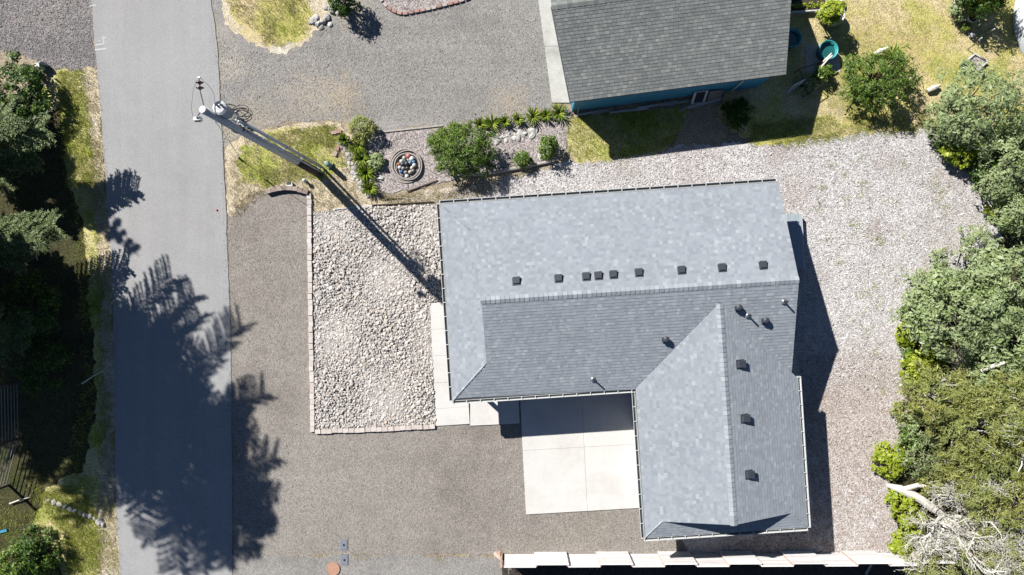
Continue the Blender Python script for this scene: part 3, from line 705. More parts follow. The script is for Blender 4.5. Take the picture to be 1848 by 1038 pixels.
def conifer(label, bx, by, hgt, R, seed, z0=1.2, group='spruce trees along the road', whorl=.42, dome=False, extra=(), dens=1.0, name='spruce_tree', lean=(0,0)):
    r = np.random.default_rng(seed); b = P(bx, by); o = thing(name, b, label, 'tree', group)
    top = b + np.array((lean[0], lean[1], hgt)); t = MB(); zz = np.linspace(0,1,9)
    pts = [b + (top-b)*k + r.normal(size=3)*.03*[1,1,0] for k in zz]; t.tube(pts, .026*hgt*(1-zz*.95)+.01, 9)
    obj('trunk', t, M['bark'], o)
    m = MB(); bm = MB(); z = z0
    PP, NN, TT, LL = [], [], [], []
    todo = []
    while z < hgt-.15:
        k = z/hgt
        pf = math.sqrt(max(0., 1-((k-.45)/.56)**2)) if dome else (1-k)**.8
        Lb = (R*pf + .12)*r.uniform(.8,1.05); nb = (int(r.integers(4, 7)) if dome else int(r.integers(5, 8))) if k < .85 else 4; a0 = r.uniform(0, 6.28)
        for i in range(nb):
            if r.random() < (.22 if dome else .1): continue
            todo.append((z, a0 + i*6.283/nb + r.normal(0,.22), Lb*r.uniform(.6, 1.2)))
        z += whorl*r.uniform(.75,1.25)*(1-.35*k)
    for z, a, L in todo + list(extra):
        k = z/hgt
        if True:
            d = np.array((math.cos(a), math.sin(a), 0)); s = np.array((-d[1], d[0], 0))
            org = b + (top-b)*(z/hgt) + np.array((0,0,r.normal(0,.08)))
            rise = .35*(1-k) - .12; droop = .42*(1-k)+.1
            bend = r.normal(0,.12)
            f = lambda q: org + d*L*q + s*L*bend*q*q + np.array((0,0,1.))*L*(rise*q - droop*q*q + .16*q**4)
            qs = np.linspace(0,1,6); bm.tube([f(q) for q in qs], np.linspace(.03,.006,6)*(.5+.18*L), 4, cap=False)
            ns = int(7+L*7*dens)
            for j in range(ns):
                q = .16 + .84*(j+.5)/ns; p0 = f(q)
                sl = L*(.10 + .36*math.sin(math.pi*min(1,(q**.8)*.93)))*r.uniform(.6,1.2); sl = min(sl, .95)
                for sg in (-1, 1):
                    dd = unit(d*.75 + s*sg*r.uniform(.65,1.1) + np.array((0,0,r.uniform(-.28,.05))))
                    nn_ = max(3, int(sl/.055)); qq = (np.arange(nn_)+.5)/nn_
                    pc = p0 + dd[None]*(sl*qq)[:,None] + np.array((0,0,-.16))*(sl*qq**2)[:,None]
                    up = np.array((0,0,1.)); side = unit(np.cross(dd, up))
                    for s2 in (-1, 1):
                        tt = unit(dd*.8 + side*s2*.8 + r.normal(size=(nn_,3))*.22)
                        PP.append(pc + tt*.05); TT.append(tt); NN.append(up + r.normal(size=(nn_,3))*.45); LL.append(np.full(nn_, .15)*r.uniform(.7,1.2,nn_))
                    # the branchlet's own needles along its axis
                    PP.append(pc); TT.append(np.repeat(dd[None], nn_, 0)+r.normal(size=(nn_,3))*.15); NN.append(up+r.normal(size=(nn_,3))*.5); LL.append(np.full(nn_, .13))
    PP = np.vstack(PP); NN = np.vstack(NN); TT = np.vstack(TT); LL = np.concatenate(LL)
    bn = unit(np.cross(NN, TT)); nn2 = unit(np.cross(TT, bn))*1.0
    leafquads(m, PP, -nn2, LL, .05, r, T=TT)
    obj('crown', m, M['l_spruce'], o); obj('branches', bm, M['bark'], o)
    return o

# ------------------------------------------------------------------ rocks
ICO_V = None
def ico():
    p = (1+5**.5)/2; v = np.array([(-1,p,0),(1,p,0),(-1,-p,0),(1,-p,0),(0,-1,p),(0,1,p),(0,-1,-p),(0,1,-p),(p,0,-1),(p,0,1),(-p,0,-1),(-p,0,1)], float)
    f = np.array([(0,11,5),(0,5,1),(0,1,7),(0,7,10),(0,10,11),(1,5,9),(5,11,4),(11,10,2),(10,7,6),(7,1,8),(3,9,4),(3,4,2),(3,2,6),(3,6,8),(3,8,9),(4,9,5),(2,4,11),(6,2,10),(8,6,7),(9,8,1)])
    return unit(v), f
IV, IF = ico()
def rocks(mb, pts, rad, r, flat=.62):
    n = len(pts); sc = r.uniform(.7,1.3,(n,1,3))*np.array((1,1,flat)); jit = 1+r.normal(0,.13,(n,12,1))
    a = r.uniform(0,6.283,n); ca, sa = np.cos(a)[:,None], np.sin(a)[:,None]
    v = IV[None]*sc*jit*rad[:,None,None]; x = v[:,:,0]*ca-v[:,:,1]*sa; y = v[:,:,0]*sa+v[:,:,1]*ca
    tl = r.normal(0,.35,(n,1)); z = v[:,:,2]+x*tl
    v = np.stack((x,y,z),-1)+pts[:,None,:]
    f = IF[None]+12*np.arange(n)[:,None,None]
    mb.add(v.reshape(-1,3), f.reshape(-1,3))
def big_rock_mesh(seed):
    r = np.random.default_rng(seed); v = IV; f = IF
    # one subdivision
    ed = {}; vv = list(v); nf = []
    def midp(i, j):
        k = (min(i,j), max(i,j))
        if k not in ed: ed[k] = len(vv); q = (vv[i]+vv[j]); vv.append(q/np.linalg.norm(q))
        return ed[k]
    for a, b, c in f:
        x, y, z = midp(a,b), midp(b,c), midp(c,a); nf += [(a,x,z),(b,y,x),(c,z,y),(x,y,z)]
    v = np.array(vv)*(1+r.normal(0,.1,(len(vv),1)))*r.uniform(.75,1.25,3)*np.array((1,1,.65))
    m = MB(); m.add(v, np.array(nf)); me = m.mesh('garden_rock'); return me
ROCKM = []
for i in range(6):
    me = big_rock_mesh(40+i); me.materials.append(M['rock_obj']); ROCKM.append(me)
def rock_thing(x, y, rpx, label, group, k, z=0., sc3=None, mat=None):
    r = rpx*S; return inst('garden_rock', ROCKM[k % 6], P(x,y)+np.array((0,0,z+r*.3)), None, k*1.3, r if sc3 is None else tuple(np.array(sc3)*r), label=label, cat='rock', group=group)

# rock bed
RB = px((566,384),(600,380),(660,374),(786,369),(812,372),(820,540),(776,546),(786,766),(568,774))
sheet('rock_bed_base', RB, 2*Z, M['bed_grey'], .03, 30)
rr_ = np.random.default_rng(5); pt = scatter(RB, 15000, rr_); rad = np.clip(rr_.lognormal(math.log(.040), .36, len(pt)), .02, .11)
hgt_ = .05 + .05*np.sin(pt[:,0]*1.3)*np.sin(pt[:,1]*1.1+1) + rr_.uniform(-.01,.03,len(pt))
m = MB(); rocks(m, np.c_[pt, np.maximum(hgt_,.01)], rad, rr_, .5)
obj('river_rocks', m, M['rock'], kind='stuff', label='pale river rocks filling the bed beside the front walk')
# gravel grains in the pale beds
def pebbles(name, poly, n, r0, mat, label, seed, z=.012):
    r = np.random.default_rng(seed); q = scatter(poly, n, r); rad = np.clip(r.lognormal(math.log(r0), .3, len(q)), .012, .06)
    m = MB(); rocks(m, np.c_[q, np.full(len(q), z)], rad, r); return obj(name, m, M[mat], kind='stuff', label=label)
pebbles('pebbles', BED, 4500, .026, 'rock', 'pinkish pebbles covering the neighbour garden bed', 61)
pebbles('pebbles', px((676,-20),(690,2),(704,18),(722,25),(742,22),(800,10),(845,-2),(845,-30)), 1100, .028, 'rock', 'pinkish pebbles inside the brick edged bed', 62)
gm_ = m_island('drive_pebble', [(0, A(134,128,122)), (.5, A(168,160,152)), (1, A(194,186,177))], .9); M['drive_pebble'] = gm_
pebbles('loose_gravel', px((411,392),(556,346),(562,790),(940,770),(950,930),(1240,915),(1240,1000),(424,1008),(414,560)), 16000, .016, 'drive_pebble', 'loose brown gravel of the drive', 63)
gm_ = m_island('neighbour_pebble', [(0, A(134,133,134)), (.5, A(164,162,160)), (1, A(194,191,186))], .9); M['neigh_pebble'] = gm_
pebbles('loose_gravel', px((390,60),(420,90),(520,100),(600,40),(640,10),(990,10),(990,190),(830,222),(600,214),(440,240),(402,262)), 12000, .016, 'neigh_pebble', 'loose grey gravel of the neighbour drive', 64)
pebbles('loose_gravel', px((384,40),(396,120),(406,300),(413,440),(418,620),(421,800),(421,1030),(412,1030),(412,700),(404,430),(396,200),(380,40)), 1500, .014, 'drive_pebble', 'gravel spilled along the right edge of the road', 66, .03)
pebbles('loose_gravel', px((0,0),(160,0),(172,116),(100,126),(40,100),(0,92)), 3500, .02, 'neigh_pebble', 'loose dark gravel of the pullout at upper left', 65)

# wood chips
def chips(name, poly, n, L, mat, label, seed):
    r = np.random.default_rng(seed); q = scatter(poly, n, r); n = len(q)
    pts = np.c_[q, r.uniform(.012,.045,n)]; nn = np.c_[r.normal(0,.4,n), r.normal(0,.4,n), np.ones(n)]
    sz = r.lognormal(0,.4,n); m = MB(); leafquads(m, pts, nn, L*sz, L*.34*sz, r); return obj(name, m, M[mat], kind='stuff', label=label)
CH1 = px((810,345),(1010,300),(1100,288),(1230,264),(1350,264),(1440,258),(1560,240),(1690,234),(1730,280),(1790,340),(1800,430),(1670,520),(1630,620),(1650,700),(1440,700),(1400,330),(800,372))
chips('wood_chips', CH1, 52000, .068, 'chip', 'bleached wood chips covering the yard behind the house', 71)
CH2 = px((1440,640),(1650,640),(1640,720),(1620,800),(1595,860),(1610,930),(1625,996),(1250,998),(1400,960),(1470,950))
chips('bark_chips', CH2, 18000, .066, 'chip_brown', 'browner bark chips beside the fence', 72)

# ------------------------------------------------------------------ grass
gl = 'short grass '
grass('grass', ISLE2, 1500, .16, 'g_dry', 'dry straw grass on the island at the top edge', 81, clump=(1.4,-.3))
grass('grass', ISLE2, 1500, .15, 'g_green', 'green grass on the island at the top edge', 82, clump=(1.1,.0))
grass('grass', VLOW, 1900, .15, 'g_green', 'green grass around the utility pole', 83, clump=(1.2,-.7))
grass('grass', px((414,300),(440,250),(610,222),(650,300),(690,362),(566,386),(560,345),(490,338),(430,390),(412,388)), 1700, .16, 'g_dry', 'straw grass around the utility pole', 84)
LV = px((103,130),(150,122),(176,210),(190,330),(200,520),(204,700),(205,860),(213,960),(218,1038),(-10,1038),(-10,870),(120,840),(150,700),(140,420),(110,220))
grass('grass', px((105,130),(148,124),(160,180),(178,330),(120,340),(112,220)), 1300, .11, 'g_green', 'green grass verge at the upper left', 85, clump=(1.3,-1.0))
grass('grass', LV, 3600, .14, 'g_green', 'green grass on the shaded left verge', 86, clump=(1.0,-.4))
grass('grass', px((150,124),(176,120),(193,330),(206,600),(208,860),(216,1000),(218,1038),(176,1038),(184,860),(178,520),(160,200)), 2300, .11, 'g_dry', 'straw grass along the left road edge', 87)
grass('grass', px((60,890),(130,875),(165,905),(185,960),(180,1038),(120,1038),(115,960)), 1700, .14, 'g_green', 'bright grass at the lower left corner', 88)
LW = px((1436,0),(1860,0),(1860,130),(1740,240),(1690,226),(1560,236),(1440,250),(1350,256),(1420,150))
grass('grass', LW, 5200, .08, 'g_green', 'short green grass of the back lawn', 89, clump=(.8,-.3), blades=7)
grass('grass', LW, 4200, .07, 'g_dry', 'short dry grass of the back lawn', 90, clump=(.9,-.6), blades=7)
grass('grass', px((1360,225),(1440,215),(1560,205),(1700,205),(1690,240),(1560,246),(1430,268),(1350,262)), 2400, .12, 'g_green', 'grass fringe between lawn and chips', 91, clump=(1.7,-.5))
grass('grass', SIDE, 1900, .13, 'g_green', 'grass beside the teal house', 92)
grass('grass', px((800,346),(900,326),(900,345),(790,372),(690,366),(690,352)), 700, .12, 'g_dry', 'straw grass behind the garden bed', 93)
for k_, pl_ in enumerate((px((636,1000),(660,992),(716,1000),(720,1012),(640,1012)), px((780,1003),(812,1002),(815,1014),(780,1014)), px((845,1002),(905,1000),(905,1014),(850,1014)))):
    grass('grass', pl_, (150,50,110)[k_], .08, 'g_dry', ['straw weeds right of the meter lids','straw weeds in the middle of the drive seam','straw weeds by the left end of the board fence'][k_], 94+10*k_, clump=(2.3,-.4))
r_ = np.random.default_rng(95); WD = px((1420,300),(1690,260),(1780,400),(1640,540),(1600,780),(1450,330))
grass('weeds', WD, 60, .1, 'g_green', 'scattered weeds in the wood chips', 95, blades=45, spread=.15, w=.03)
grass('weeds', px((420,450),(550,450),(900,800),(930,980),(430,980)), 14, .06, 'g_dry', 'scattered weeds in the gravel drive', 96, blades=14, spread=.08)
ORD = ['first','second','third','fourth','fifth','sixth','seventh','eighth','ninth','tenth','eleventh','twelfth','thirteenth','fourteenth','fifteenth','sixteenth','seventeenth','eighteenth','nineteenth','twentieth','twenty-first','twenty-second','twenty-third','twenty-fourth','twenty-fifth','twenty-sixth']
# ------------------------------------------------------------------ trees at the left
SPR = 'spruce trees along the road'
conifer('tall spruce off the left edge whose shadow crosses the whole road', -61, 420, 14.6, 4.3, 103, z0=6.2, whorl=.72, dome=True, dens=.75, extra=[(11,.8,5.6),(8.2,.76,5.2),(12.3,.5,4.2),(9.6,1.0,4.6)])
conifer('tall spruce off the left edge whose shadow ends lowest on the road', -48, 505, 15.2, 4.5, 104, z0=5.2, whorl=.72, dome=True, dens=.75, extra=[(12.5,.3,4.0),(13.3,-.1,3.0),(11.5,-1.6,5.0),(9.5,-2.0,5.0),(12.6,-.9,4.0)])
conifer('narrow spruce off the left edge shading the upper verge', -86, 152, 10.2, 2.3, 101, z0=3.5, whorl=.55, dens=.6)
conifer('narrow spruce off the left edge shading the middle verge', -178, 345, 12.0, 3.2, 105, z0=3, whorl=.55, dens=.6)
conifer('narrow spruce off the left edge shading the rail fence', -208, 505, 11.6, 3.3, 106, z0=4, whorl=.6, dome=True, dens=.6)
conifer('small spruce whose forked pale bough hangs below the large bush', -4, 300, 4.6, 1.1, 102, z0=1.6, extra=[(3.2,.22,4.3),(2.6,.0,3.3),(2.4,-.5,2.4),(4.0,.42,3.6)])
conifer('small spruce with the sunlit bough reaching over the shaded verge', 26, 440, 5.0, 1.4, 107, z0=1.6, extra=[(2.7,.22,3.5),(2.9,.05,3.0),(2.4,-.4,2.2)])
conifer('small dark spruce in the deepest shade beside the road', 40, 590, 4.6, 1.8, 108, z0=1.0)
shrub('bush', 'large dark green bush below the gravel pullout', 26, 170, 50, 1.5, 'l_bush', .12, .07, 'bush', seed=110, clr=.25, ry=64, dens=1.4, fill=.7)
shrub('bush', 'lighter green bush against the left edge above the spruce boughs', 10, 245, 36, 1.9, 'l_shrub', .1, .05, 'bush', seed=111, clr=.22)
shrub('bush', 'dark undergrowth bush beneath the spruces', 40, 560, 60, 1.2, 'l_bush', .1, .055, 'bush', seed=112, clr=.25, ry=70)
shrub('bush', 'dark undergrowth bush left of the shaded road', 70, 660, 48, 1.0, 'l_bush', .1, .055, 'bush', seed=113, clr=.25)
shrub('bush', 'glossy pale green bush in the lower left corner', 22, 1022, 34, 1.5, 'l_shrub', .12, .06, 'bush', seed=114, clr=.2)
shrub('bush', 'dark rounded bush above the lower left corner', 60, 1000, 42, 1.3, 'l_bush', .1, .055, 'bush', seed=115, clr=.22)
# rail fence under the trees
rf = thing('rail_fence', P(30,790), 'weathered rail fence in the tree shade at the left edge', 'fence')
fp = [(36,690),(38,790),(16,875)]
for q in fp: obj('post', MB().box(P(*q)+np.array((0,0,.75)), (.1,.1,1.5)), M['pole_dark'], rf)
for a, b in zip(fp[:-1], fp[1:]):
    for i in range(6):
        z = .2+.2*i; obj('rail', MB().beam(P(*a)+np.array((0,0,z)), P(*b)+np.array((0,0,z)), .02, .04), M['grey_wood'], rf)
# stone line on the lower verge
sp = [(88,903),(98,906),(108,910),(118,914),(127,918),(136,921),(146,925),(155,929),(163,932),(172,936),(180,941),(187,946)]
for i, (x, y) in enumerate(sp):
    r0 = 4.2 if i < 10 else 5.5
    lb = 'square grey edging stone nearest the road' if i == 11 else f'pale flat stone, {ORD[i]} from the left in the lower left verge edging'
    rock_thing(x, y, r0, lb, 'edging stones on the lower left verge', i, sc3=(1.25,.9,.9))
bx_ = thing('meter_box', P(81,122), 'small white box with a grey dome beside the pullout', 'meter box')
obj('cabinet', MB().box(P(78,123)+np.array((0,0,.22)), (.2,.2,.44), .15), M['white'], bx_); obj('dome', MB().lathe([(.1,0),(.11,.35),(.09,.45),(.04,.5),(.001,.51)], P(84,119), 14), M['galv'], bx_, smooth=True)
obj('teal_board', MB().box(P(7,958)+np.array((0,0,.06)), (.4,.12,.06), .25), M['teal'], label='short teal board lying at the lower left edge', cat='board')
for i, (x0,y0,x1,y1) in enumerate(((76,205,100,198),(70,216,90,232),(150,692,190,668),(62,440,70,470),(20,908,55,897))):
    obj('fallen_branch', MB().tube([P(x0,y0)+np.array((0,0,.1)), P((x0+x1)/2+2,(y0+y1)/2-2)+np.array((0,0,.16)), P(x1,y1)+np.array((0,0,.08))], [.035,.03,.015], 6), M['dead'],
        label=['pale fallen branch beside the large bush','thin bleached branch below the large bush','grey fallen log lying near the shaded road edge','short pale stick among the spruces','pale plank in the grass at lower left'][i], cat='branch')

# ------------------------------------------------------------------ thicket at the right
WL = 'pale green willow shrubs at the right'
shrub('willow_shrub', 'broad pale willow shrub at the top right corner of the yard', 1790, 185, 78, 3.2, 'l_willow', .15, .055, seed=121, clr=.3, ry=72, group=WL, nst=30)
shrub('willow_shrub', 'small pale willow shrub at the lawn corner', 1733, 214, 38, 2.2, 'l_willow', .14, .055, seed=122, clr=.26, group=WL)
shrub('willow_shrub', 'pale willow shrub cut by the right edge below the lawn', 1848, 270, 50, 3.0, 'l_willow', .15, .055, seed=123, clr=.3, group=WL)
shrub('willow_shrub', 'small round willow shrub halfway up the right edge', 1812, 328, 28, 2.4, 'l_willow', .14, .055, seed=124, clr=.26, group=WL)
shrub('willow_shrub', 'willow shrub at the right edge below the round one', 1846, 385, 34, 2.4, 'l_willow', .14, .055, seed=125, clr=.28, group=WL)
shrub('willow_shrub', 'largest pale willow shrub in the right thicket', 1745, 570, 92, 3.4, 'l_willow', .16, .07, seed=126, clr=.32, ry=78, group=WL, nst=40)
shrub('willow_shrub', 'dense willow shrub at the right edge above the largest one', 1830, 510, 66, 3.2, 'l_willow', .16, .07, seed=127, clr=.32, group=WL, nst=30)
shrub('willow_shrub', 'willow shrub at the right edge beside the olive pines', 1838, 625, 62, 3.2, 'l_willow', .16, .07, seed=128, clr=.32, group=WL, nst=30)
shrub('willow_shrub', 'low willow shrub spilling onto the chips', 1690, 520, 40, 1.8, 'l_willow', .14, .06, seed=129, clr=.28, group=WL)
OL = 'olive shore pines at the lower right'
def pine(label, x, y, r0, h, seed, ry=None):
    return shrub('shore_pine', label, x, y, r0, h, 'l_olive', .17, .035, 'tree', seed=seed, clr=.26, per=34, ry=ry, group=OL, stem='dead', nst=60, dens=.85, fill=.45)
pine('olive pine with the left edge over the chips', 1715, 720, 68, 3.0, 131, 55)
pine('broad olive pine in the middle of the lower right thicket', 1795, 785, 84, 3.8, 132)
pine('olive pine at the right edge under the willows', 1850, 720, 60, 3.6, 133)
pine('olive pine at the right edge in the lower thicket', 1830, 900, 76, 3.8, 134)
pine('olive pine at the bottom right corner', 1830, 1010, 70, 3.4, 135)
pine('low olive pine at the bottom edge past the fence', 1690, 1028, 44, 2.0, 136, 26)
pine('low olive pine behind the dead branches', 1755, 850, 50, 2.6, 137)
shrub('willow_shrub', 'thin grey green shrub between the pine and the fallen trunk', 1665, 820, 42, 1.5, 'l_willow', .11, .045, seed=138, clr=.2, group=WL, dens=.55, per=16)
shrub('willow_shrub', 'thin grey green shrub left of the broad pine', 1668, 770, 34, 1.4, 'l_willow', .11, .045, seed=139, clr=.2, group=WL, dens=.55, per=16)
for i, (x, y, r0, h, lf, lb) in enumerate(((1640,745,26,.7,'l_olive','low olive sprig cluster spilling onto the chips'),(1655,560,22,.8,'l_shrub','small green shrub at the tip of the largest willow'),(1640,640,16,.5,'l_shrub','tiny green shrub on the chips below the dry twigs'),(1700,470,18,.7,'l_willow','small pale shrub at the upper edge of the thicket'),(1770,440,34,1.6,'l_willow','pale shrub between the chips and the right edge willows'),(1700,250,20,.6,'l_shrub','low green shrub at the lawn end of the chips'),(1790,300,30,1.4,'l_bush','dark green shrub under the corner willow'),(1650,790,24,.8,'l_shrub','small green shrub left of the thin grey ones'),(1690,880,26,1.2,'l_olive','olive sprigs behind the fallen trunk'),(1800,680,46,2.6,'l_willow','willow shrub filling the gap above the broad pine'),(1760,1000,40,1.8,'l_olive','ragged olive pine among the bare branches'))):
    shrub('thicket_shrub', lb, x, y, r0, h, lf, .11, .05, seed=210+i, clr=.2, per=18, dens=.7, nst=14, stem='dead', fill=.4, group='shrubs filling the right thicket')
SA = 'yellow green ground shrubs at the thicket edge'
for i, (x, y, r0, h, lb) in enumerate(((1648,600,24,.8,'yellow green shrub beside the dry twigs'),(1668,672,34,1.0,'bright yellow green shrub between willow and pine'),(1612,832,30,.9,'bright yellow green shrub above the fallen trunk'),(1632,910,26,.7,'yellow green shrub under the fallen trunk'),(1655,945,26,.7,'yellow green shrub among the dead branches'),(1742,262,36,1.2,'yellow green shrub under the corner willow'),(1822,372,26,1.0,'yellow green shrub between the willows at right edge'),(1700,1000,26,.7,'yellow green shrub where the fence meets the thicket'),(1630,985,22,.5,'small yellow green shrub near the fence end'),(1690,640,22,.9,'small yellow green shrub under the largest willow'))):
    shrub('ground_shrub', lb, x, y, r0, h, 'l_salal', .13, .08, seed=140+i, clr=.18, per=20, group=SA, nst=8, dens=.8)
# dead bleached wood
def deadtree(name, label, root, dirs, seed, nlev=4, L0=1.6, r0=.07, cat='dead branches', spread=.6, mat='dead', lichen=0):
    r = np.random.default_rng(seed); o = thing(name, (root[0], root[1], 0), label, cat); m = MB(); LP = []
    def grow(p, d, L, rad, lev):
        k = 4; pts = [p]; q = p.copy(); dd = d.copy()
        for i in range(k):
            dd = unit(dd + r.normal(size=3)*.22); q = q + dd*L/k; q[2] = max(q[2], .06); pts.append(q.copy())
        m.tube(pts, np.linspace(rad, rad*.55, k+1), 5 if lev > 1 else 4, cap=False)
        LP.extend(pts[1:])
        if lev > 0:
            for j in range(int(r.integers(3, 5))):
                i = int(r.integers(1, k+1)); nd = unit(dd + r.normal(size=3)*spread*[1,1,.6]); grow(pts[i], nd, L*r.uniform(.5,.8), rad*.55, lev-1)
    for d in dirs: grow(np.asarray(root, float), unit(np.asarray(d, float)), L0*r.uniform(.8,1.2), r0, nlev)
    obj('branches', m, M[mat], o)
    if lichen:
        q = np.repeat(np.array(LP), lichen, 0); q = q + r.normal(0, .09, q.shape); q[:,2] = np.maximum(q[:,2], .05)
        lm = MB(); leafquads(lm, q, r.normal(size=q.shape)*.7+(0,0,.7), .08*r.uniform(.5,1.3,len(q)), .03, r); obj('lichen', lm, M['l_lichen'], o)
    return o
deadtree('dead_tree', 'bleached lichen covered dead branches spreading at the lower right', P(1690,925)+np.array((0,0,.5)), [(1,-.2,.5),(.8,-.7,.4),(.3,-.9,.45),(-.4,-.9,.3),(.9,.4,.5),(0,-.5,.8),(-.7,-.5,.3)], 151, 4, 1.8, .095, lichen=1)
deadtree('dead_tree', 'tangle of bleached dead branches behind the fallen trunk', P(1730,900)+np.array((0,0,1.6)), [(1,.1,.2),(.6,-.6,.3),(-.5,-.6,.2),(-.8,.2,.1),(.2,.9,.2)], 152, 4, 1.35, .065, lichen=1)
deadtree('dead_tree', 'pale dead branches sprawling over the fence end', P(1700,985)+np.array((0,0,.6)), [(1,0,.3),(-1,.1,.3),(.4,-.6,.3),(-.6,.5,.2),(.5,.6,.3)], 153, 4, 1.4, .065, lichen=1)
deadtree('dry_twig_bush', 'grey tangle of dry twigs beside the largest willow', P(1678,585)+np.array((0,0,.5)), [(1,0,.4),(-1,0,.4),(0,1,.4),(0,-1,.4),(.6,.6,.7),(-.6,.5,.6)], 154, 4, .8, .028, 'dry bush', .8, 'log')
deadtree('dry_twig_bush', 'dry grey twigs between the pine and the willow', P(1700,650)+np.array((0,0,.7)), [(1,0,.4),(-.7,.3,.3),(.2,-1,.3),(.5,.6,.7)], 155, 4, .9, .028, 'dry bush', .8, 'log')
ft = thing('fallen_tree', P(1640,885), 'thick bleached fallen trunk lying over the yellow green shrubs', 'log')
obj('trunk', MB().tube([P(1594,872)+np.array((0,0,.35)), P(1615,878)+np.array((0,0,.45)), P(1650,895)+np.array((0,0,.5)), P(1690,925)+np.array((0,0,.55)), P(1730,960)+np.array((0,0,.6))], [.10,.2,.21,.16,.1], 10), M['dead'], ft)
obj('broken_limb', MB().tube([P(1618,878)+np.array((0,0,.5)), P(1640,868)+np.array((0,0,.7)), P(1664,870)+np.array((0,0,.9))], [.13,.1,.04], 8), M['dead'], ft)
obj('fallen_log', MB().tube([P(1719,660)+np.array((0,0,2.0)), P(1730,651)+np.array((0,0,2.3)), P(1745,644)+np.array((0,0,2.5))], [.09,.09,.07], 8), M['dead'], label='short cut pale log stub poking from the willow', cat='log')

# ------------------------------------------------------------------ fence at the bottom
FH = 1.45; jx = [910+55.4*i for i in range(15)]
fe = thing('board_fence', P(1290,999), 'weathered board fence with alternating panels along the bottom edge', 'fence')
def fy(x): return 999 - (x-910)*.004
nlay = 9; bh = FH/nlay
for i in range(14):
    x0, x1 = jx[i], jx[i+1]; north = i % 2 == 1
    a = P(x0, fy(x0)); b = P(x1, fy(x1)); off = np.array((0, .075 if north else -.035, 0))
    a = a+off; b = b+off
    if north: a = a-np.array((.03,0,0)); b = b+np.array((.03,0,0))
    for k in range(nlay):
        j = rng.normal(0,.002); z = .03+bh*(k+.5)
        obj('board', MB().beam(a+np.array((0,j,z)), b+np.array((0,j+rng.normal(0,.002),z+rng.normal(0,.003))), .022, bh-.008), M['fence_wood'], fe)
    obj('top_rail', MB().beam(a+np.array((0,0,FH+.045)), b+np.array((0,0,FH+.045)), .05, .03), M['fence_wood'], fe)
    xs = a[0]+.05 if north else None
    if north:
        for xx in (a[0]+.045, b[0]-.045): obj('post', MB().box((xx, a[1]-.055, .74), (.085,.08,1.48)), M['cedar'], fe)
e0 = P(906, 999)
obj('end_post', MB().box(e0+np.array((-.02,0,.75)), (.09,.14,1.5)), M['cedar'], fe)
gb = MB(); gb.add([e0+(-.07,.12,0), e0+(-.07,-.12,0), e0+(-.42,-.05,0), e0+(-.36,.1,0), e0+(-.07,.1,.55), e0+(-.07,-.1,.55)], [[0,3,4],[3,2,5,4],[2,1,5],[0,4,5,1]]); obj('brace_board', gb, M['cedar'], fe)
deadtree('dry_twig_bush', 'dry twigs at the shaded left end of the board fence', P(914,1012)+np.array((0,0,.1)), [(1,-.2,.4),(.6,-.8,.5),(.2,-.6,.6)], 156, 3, .5, .012, 'dry bush', .7, 'log')
obj('pale_plank', MB().beam(P(1562,1036)+np.array((0,0,.03)), P(1572,1018)+np.array((0,0,.03)), .12, .04), M['log'], label='grey plank lying in the fence shadow', cat='plank')

# ------------------------------------------------------------------ utility covers
def meter(x, y, label):
    o = thing('water_meter', P(x,y), label, 'water meter', 'meter lids at the drive seam')
    obj('frame', MB().box(P(x,y)+np.array((0,0,.02)), (.36,.50,.04), 0), M['bluegrey_lid'], o)
    obj('lid', MB().box(P(x,y)+np.array((0,0,.046)), (.29,.42,.014), 0), M['bluegrey_lid'], o)
    obj('reader_port', MB().lathe([(.05,0),(.05,.012),(.001,.013)], P(x,y)+np.array((0,0,.054)), 12), M['black'], o)
meter(621,983,'blue grey meter lid set in clean gravel'); meter(622,1010,'blue grey meter lid among dry weeds beside the orange cover')
cv = thing('round_cover', P(602,1026), 'round orange cover at the bottom edge of the drive', 'cover')
obj('disc', MB().lathe([(.30,0),(.31,.05),(.29,.065),(.001,.068)], P(602,1026), 28), M['orange_lid'], cv)
obj('rim', MB().torus(P(602,1026)+np.array((0,0,.055)), .3, .018, 28, 6), M['orange_lid'], cv)

# ------------------------------------------------------------------ edging
def box_mesh(name, s, mat, seed=0):
    m = MB(); m.box((0,0,s[2]/2), s); me = m.mesh(name); me.materials.append(mat); return me
eb = box_mesh('edging_block', (.255,.2,.13), M['block'])
ed = thing('rock_bed_border', P(562,560), 'pale block border around two sides of the rock bed', 'border')
def line_blocks(pts, me, step, parent, name, jit=.012, rot0=0.):
    pts = [P(*p) for p in pts]; r = np.random.default_rng(9)
    for a, b in zip(pts[:-1], pts[1:]):
        L = np.linalg.norm(b-a); n = max(1, int(round(L/step))); rz = math.atan2(*(b-a)[[1,0]])
        for i in range(n): inst(name, me, a+(b-a)*(i+.5)/n + np.array((r.normal(0,jit), r.normal(0,jit), r.uniform(-.01,.01))), parent, rz+rot0+r.normal(0,.02), (L/n/step, 1, 1))
line_blocks([(559,350),(560.5,500),(562.5,640),(565.5,779)], eb, .27, ed, 'edging_block')
line_blocks([(570,778.5),(680,774.5),(785,768.5)], eb, .27, ed, 'edging_block')
cw = thing('curved_block_wall', P(519,342), 'curved row of brown retaining blocks above the gravel drive', 'wall')
kb = box_mesh('retaining_block', (.24,.2,.22), M['block_dark'])
for i in range(8):
    t = i/7; x = 487+66*t; y = 347-6.5*math.sin(math.pi*min(1,t*.9+.05))+ (1 if t > .8 else 0)
    inst('retaining_block', kb, P(x,y), cw, .25-.5*t)
tb = thing('brick_edging', P(745,22), 'curved red and grey brick edging around the bed at the top edge', 'edging')
bk = box_mesh('brick', (.22,.14,.1), M['brick'])
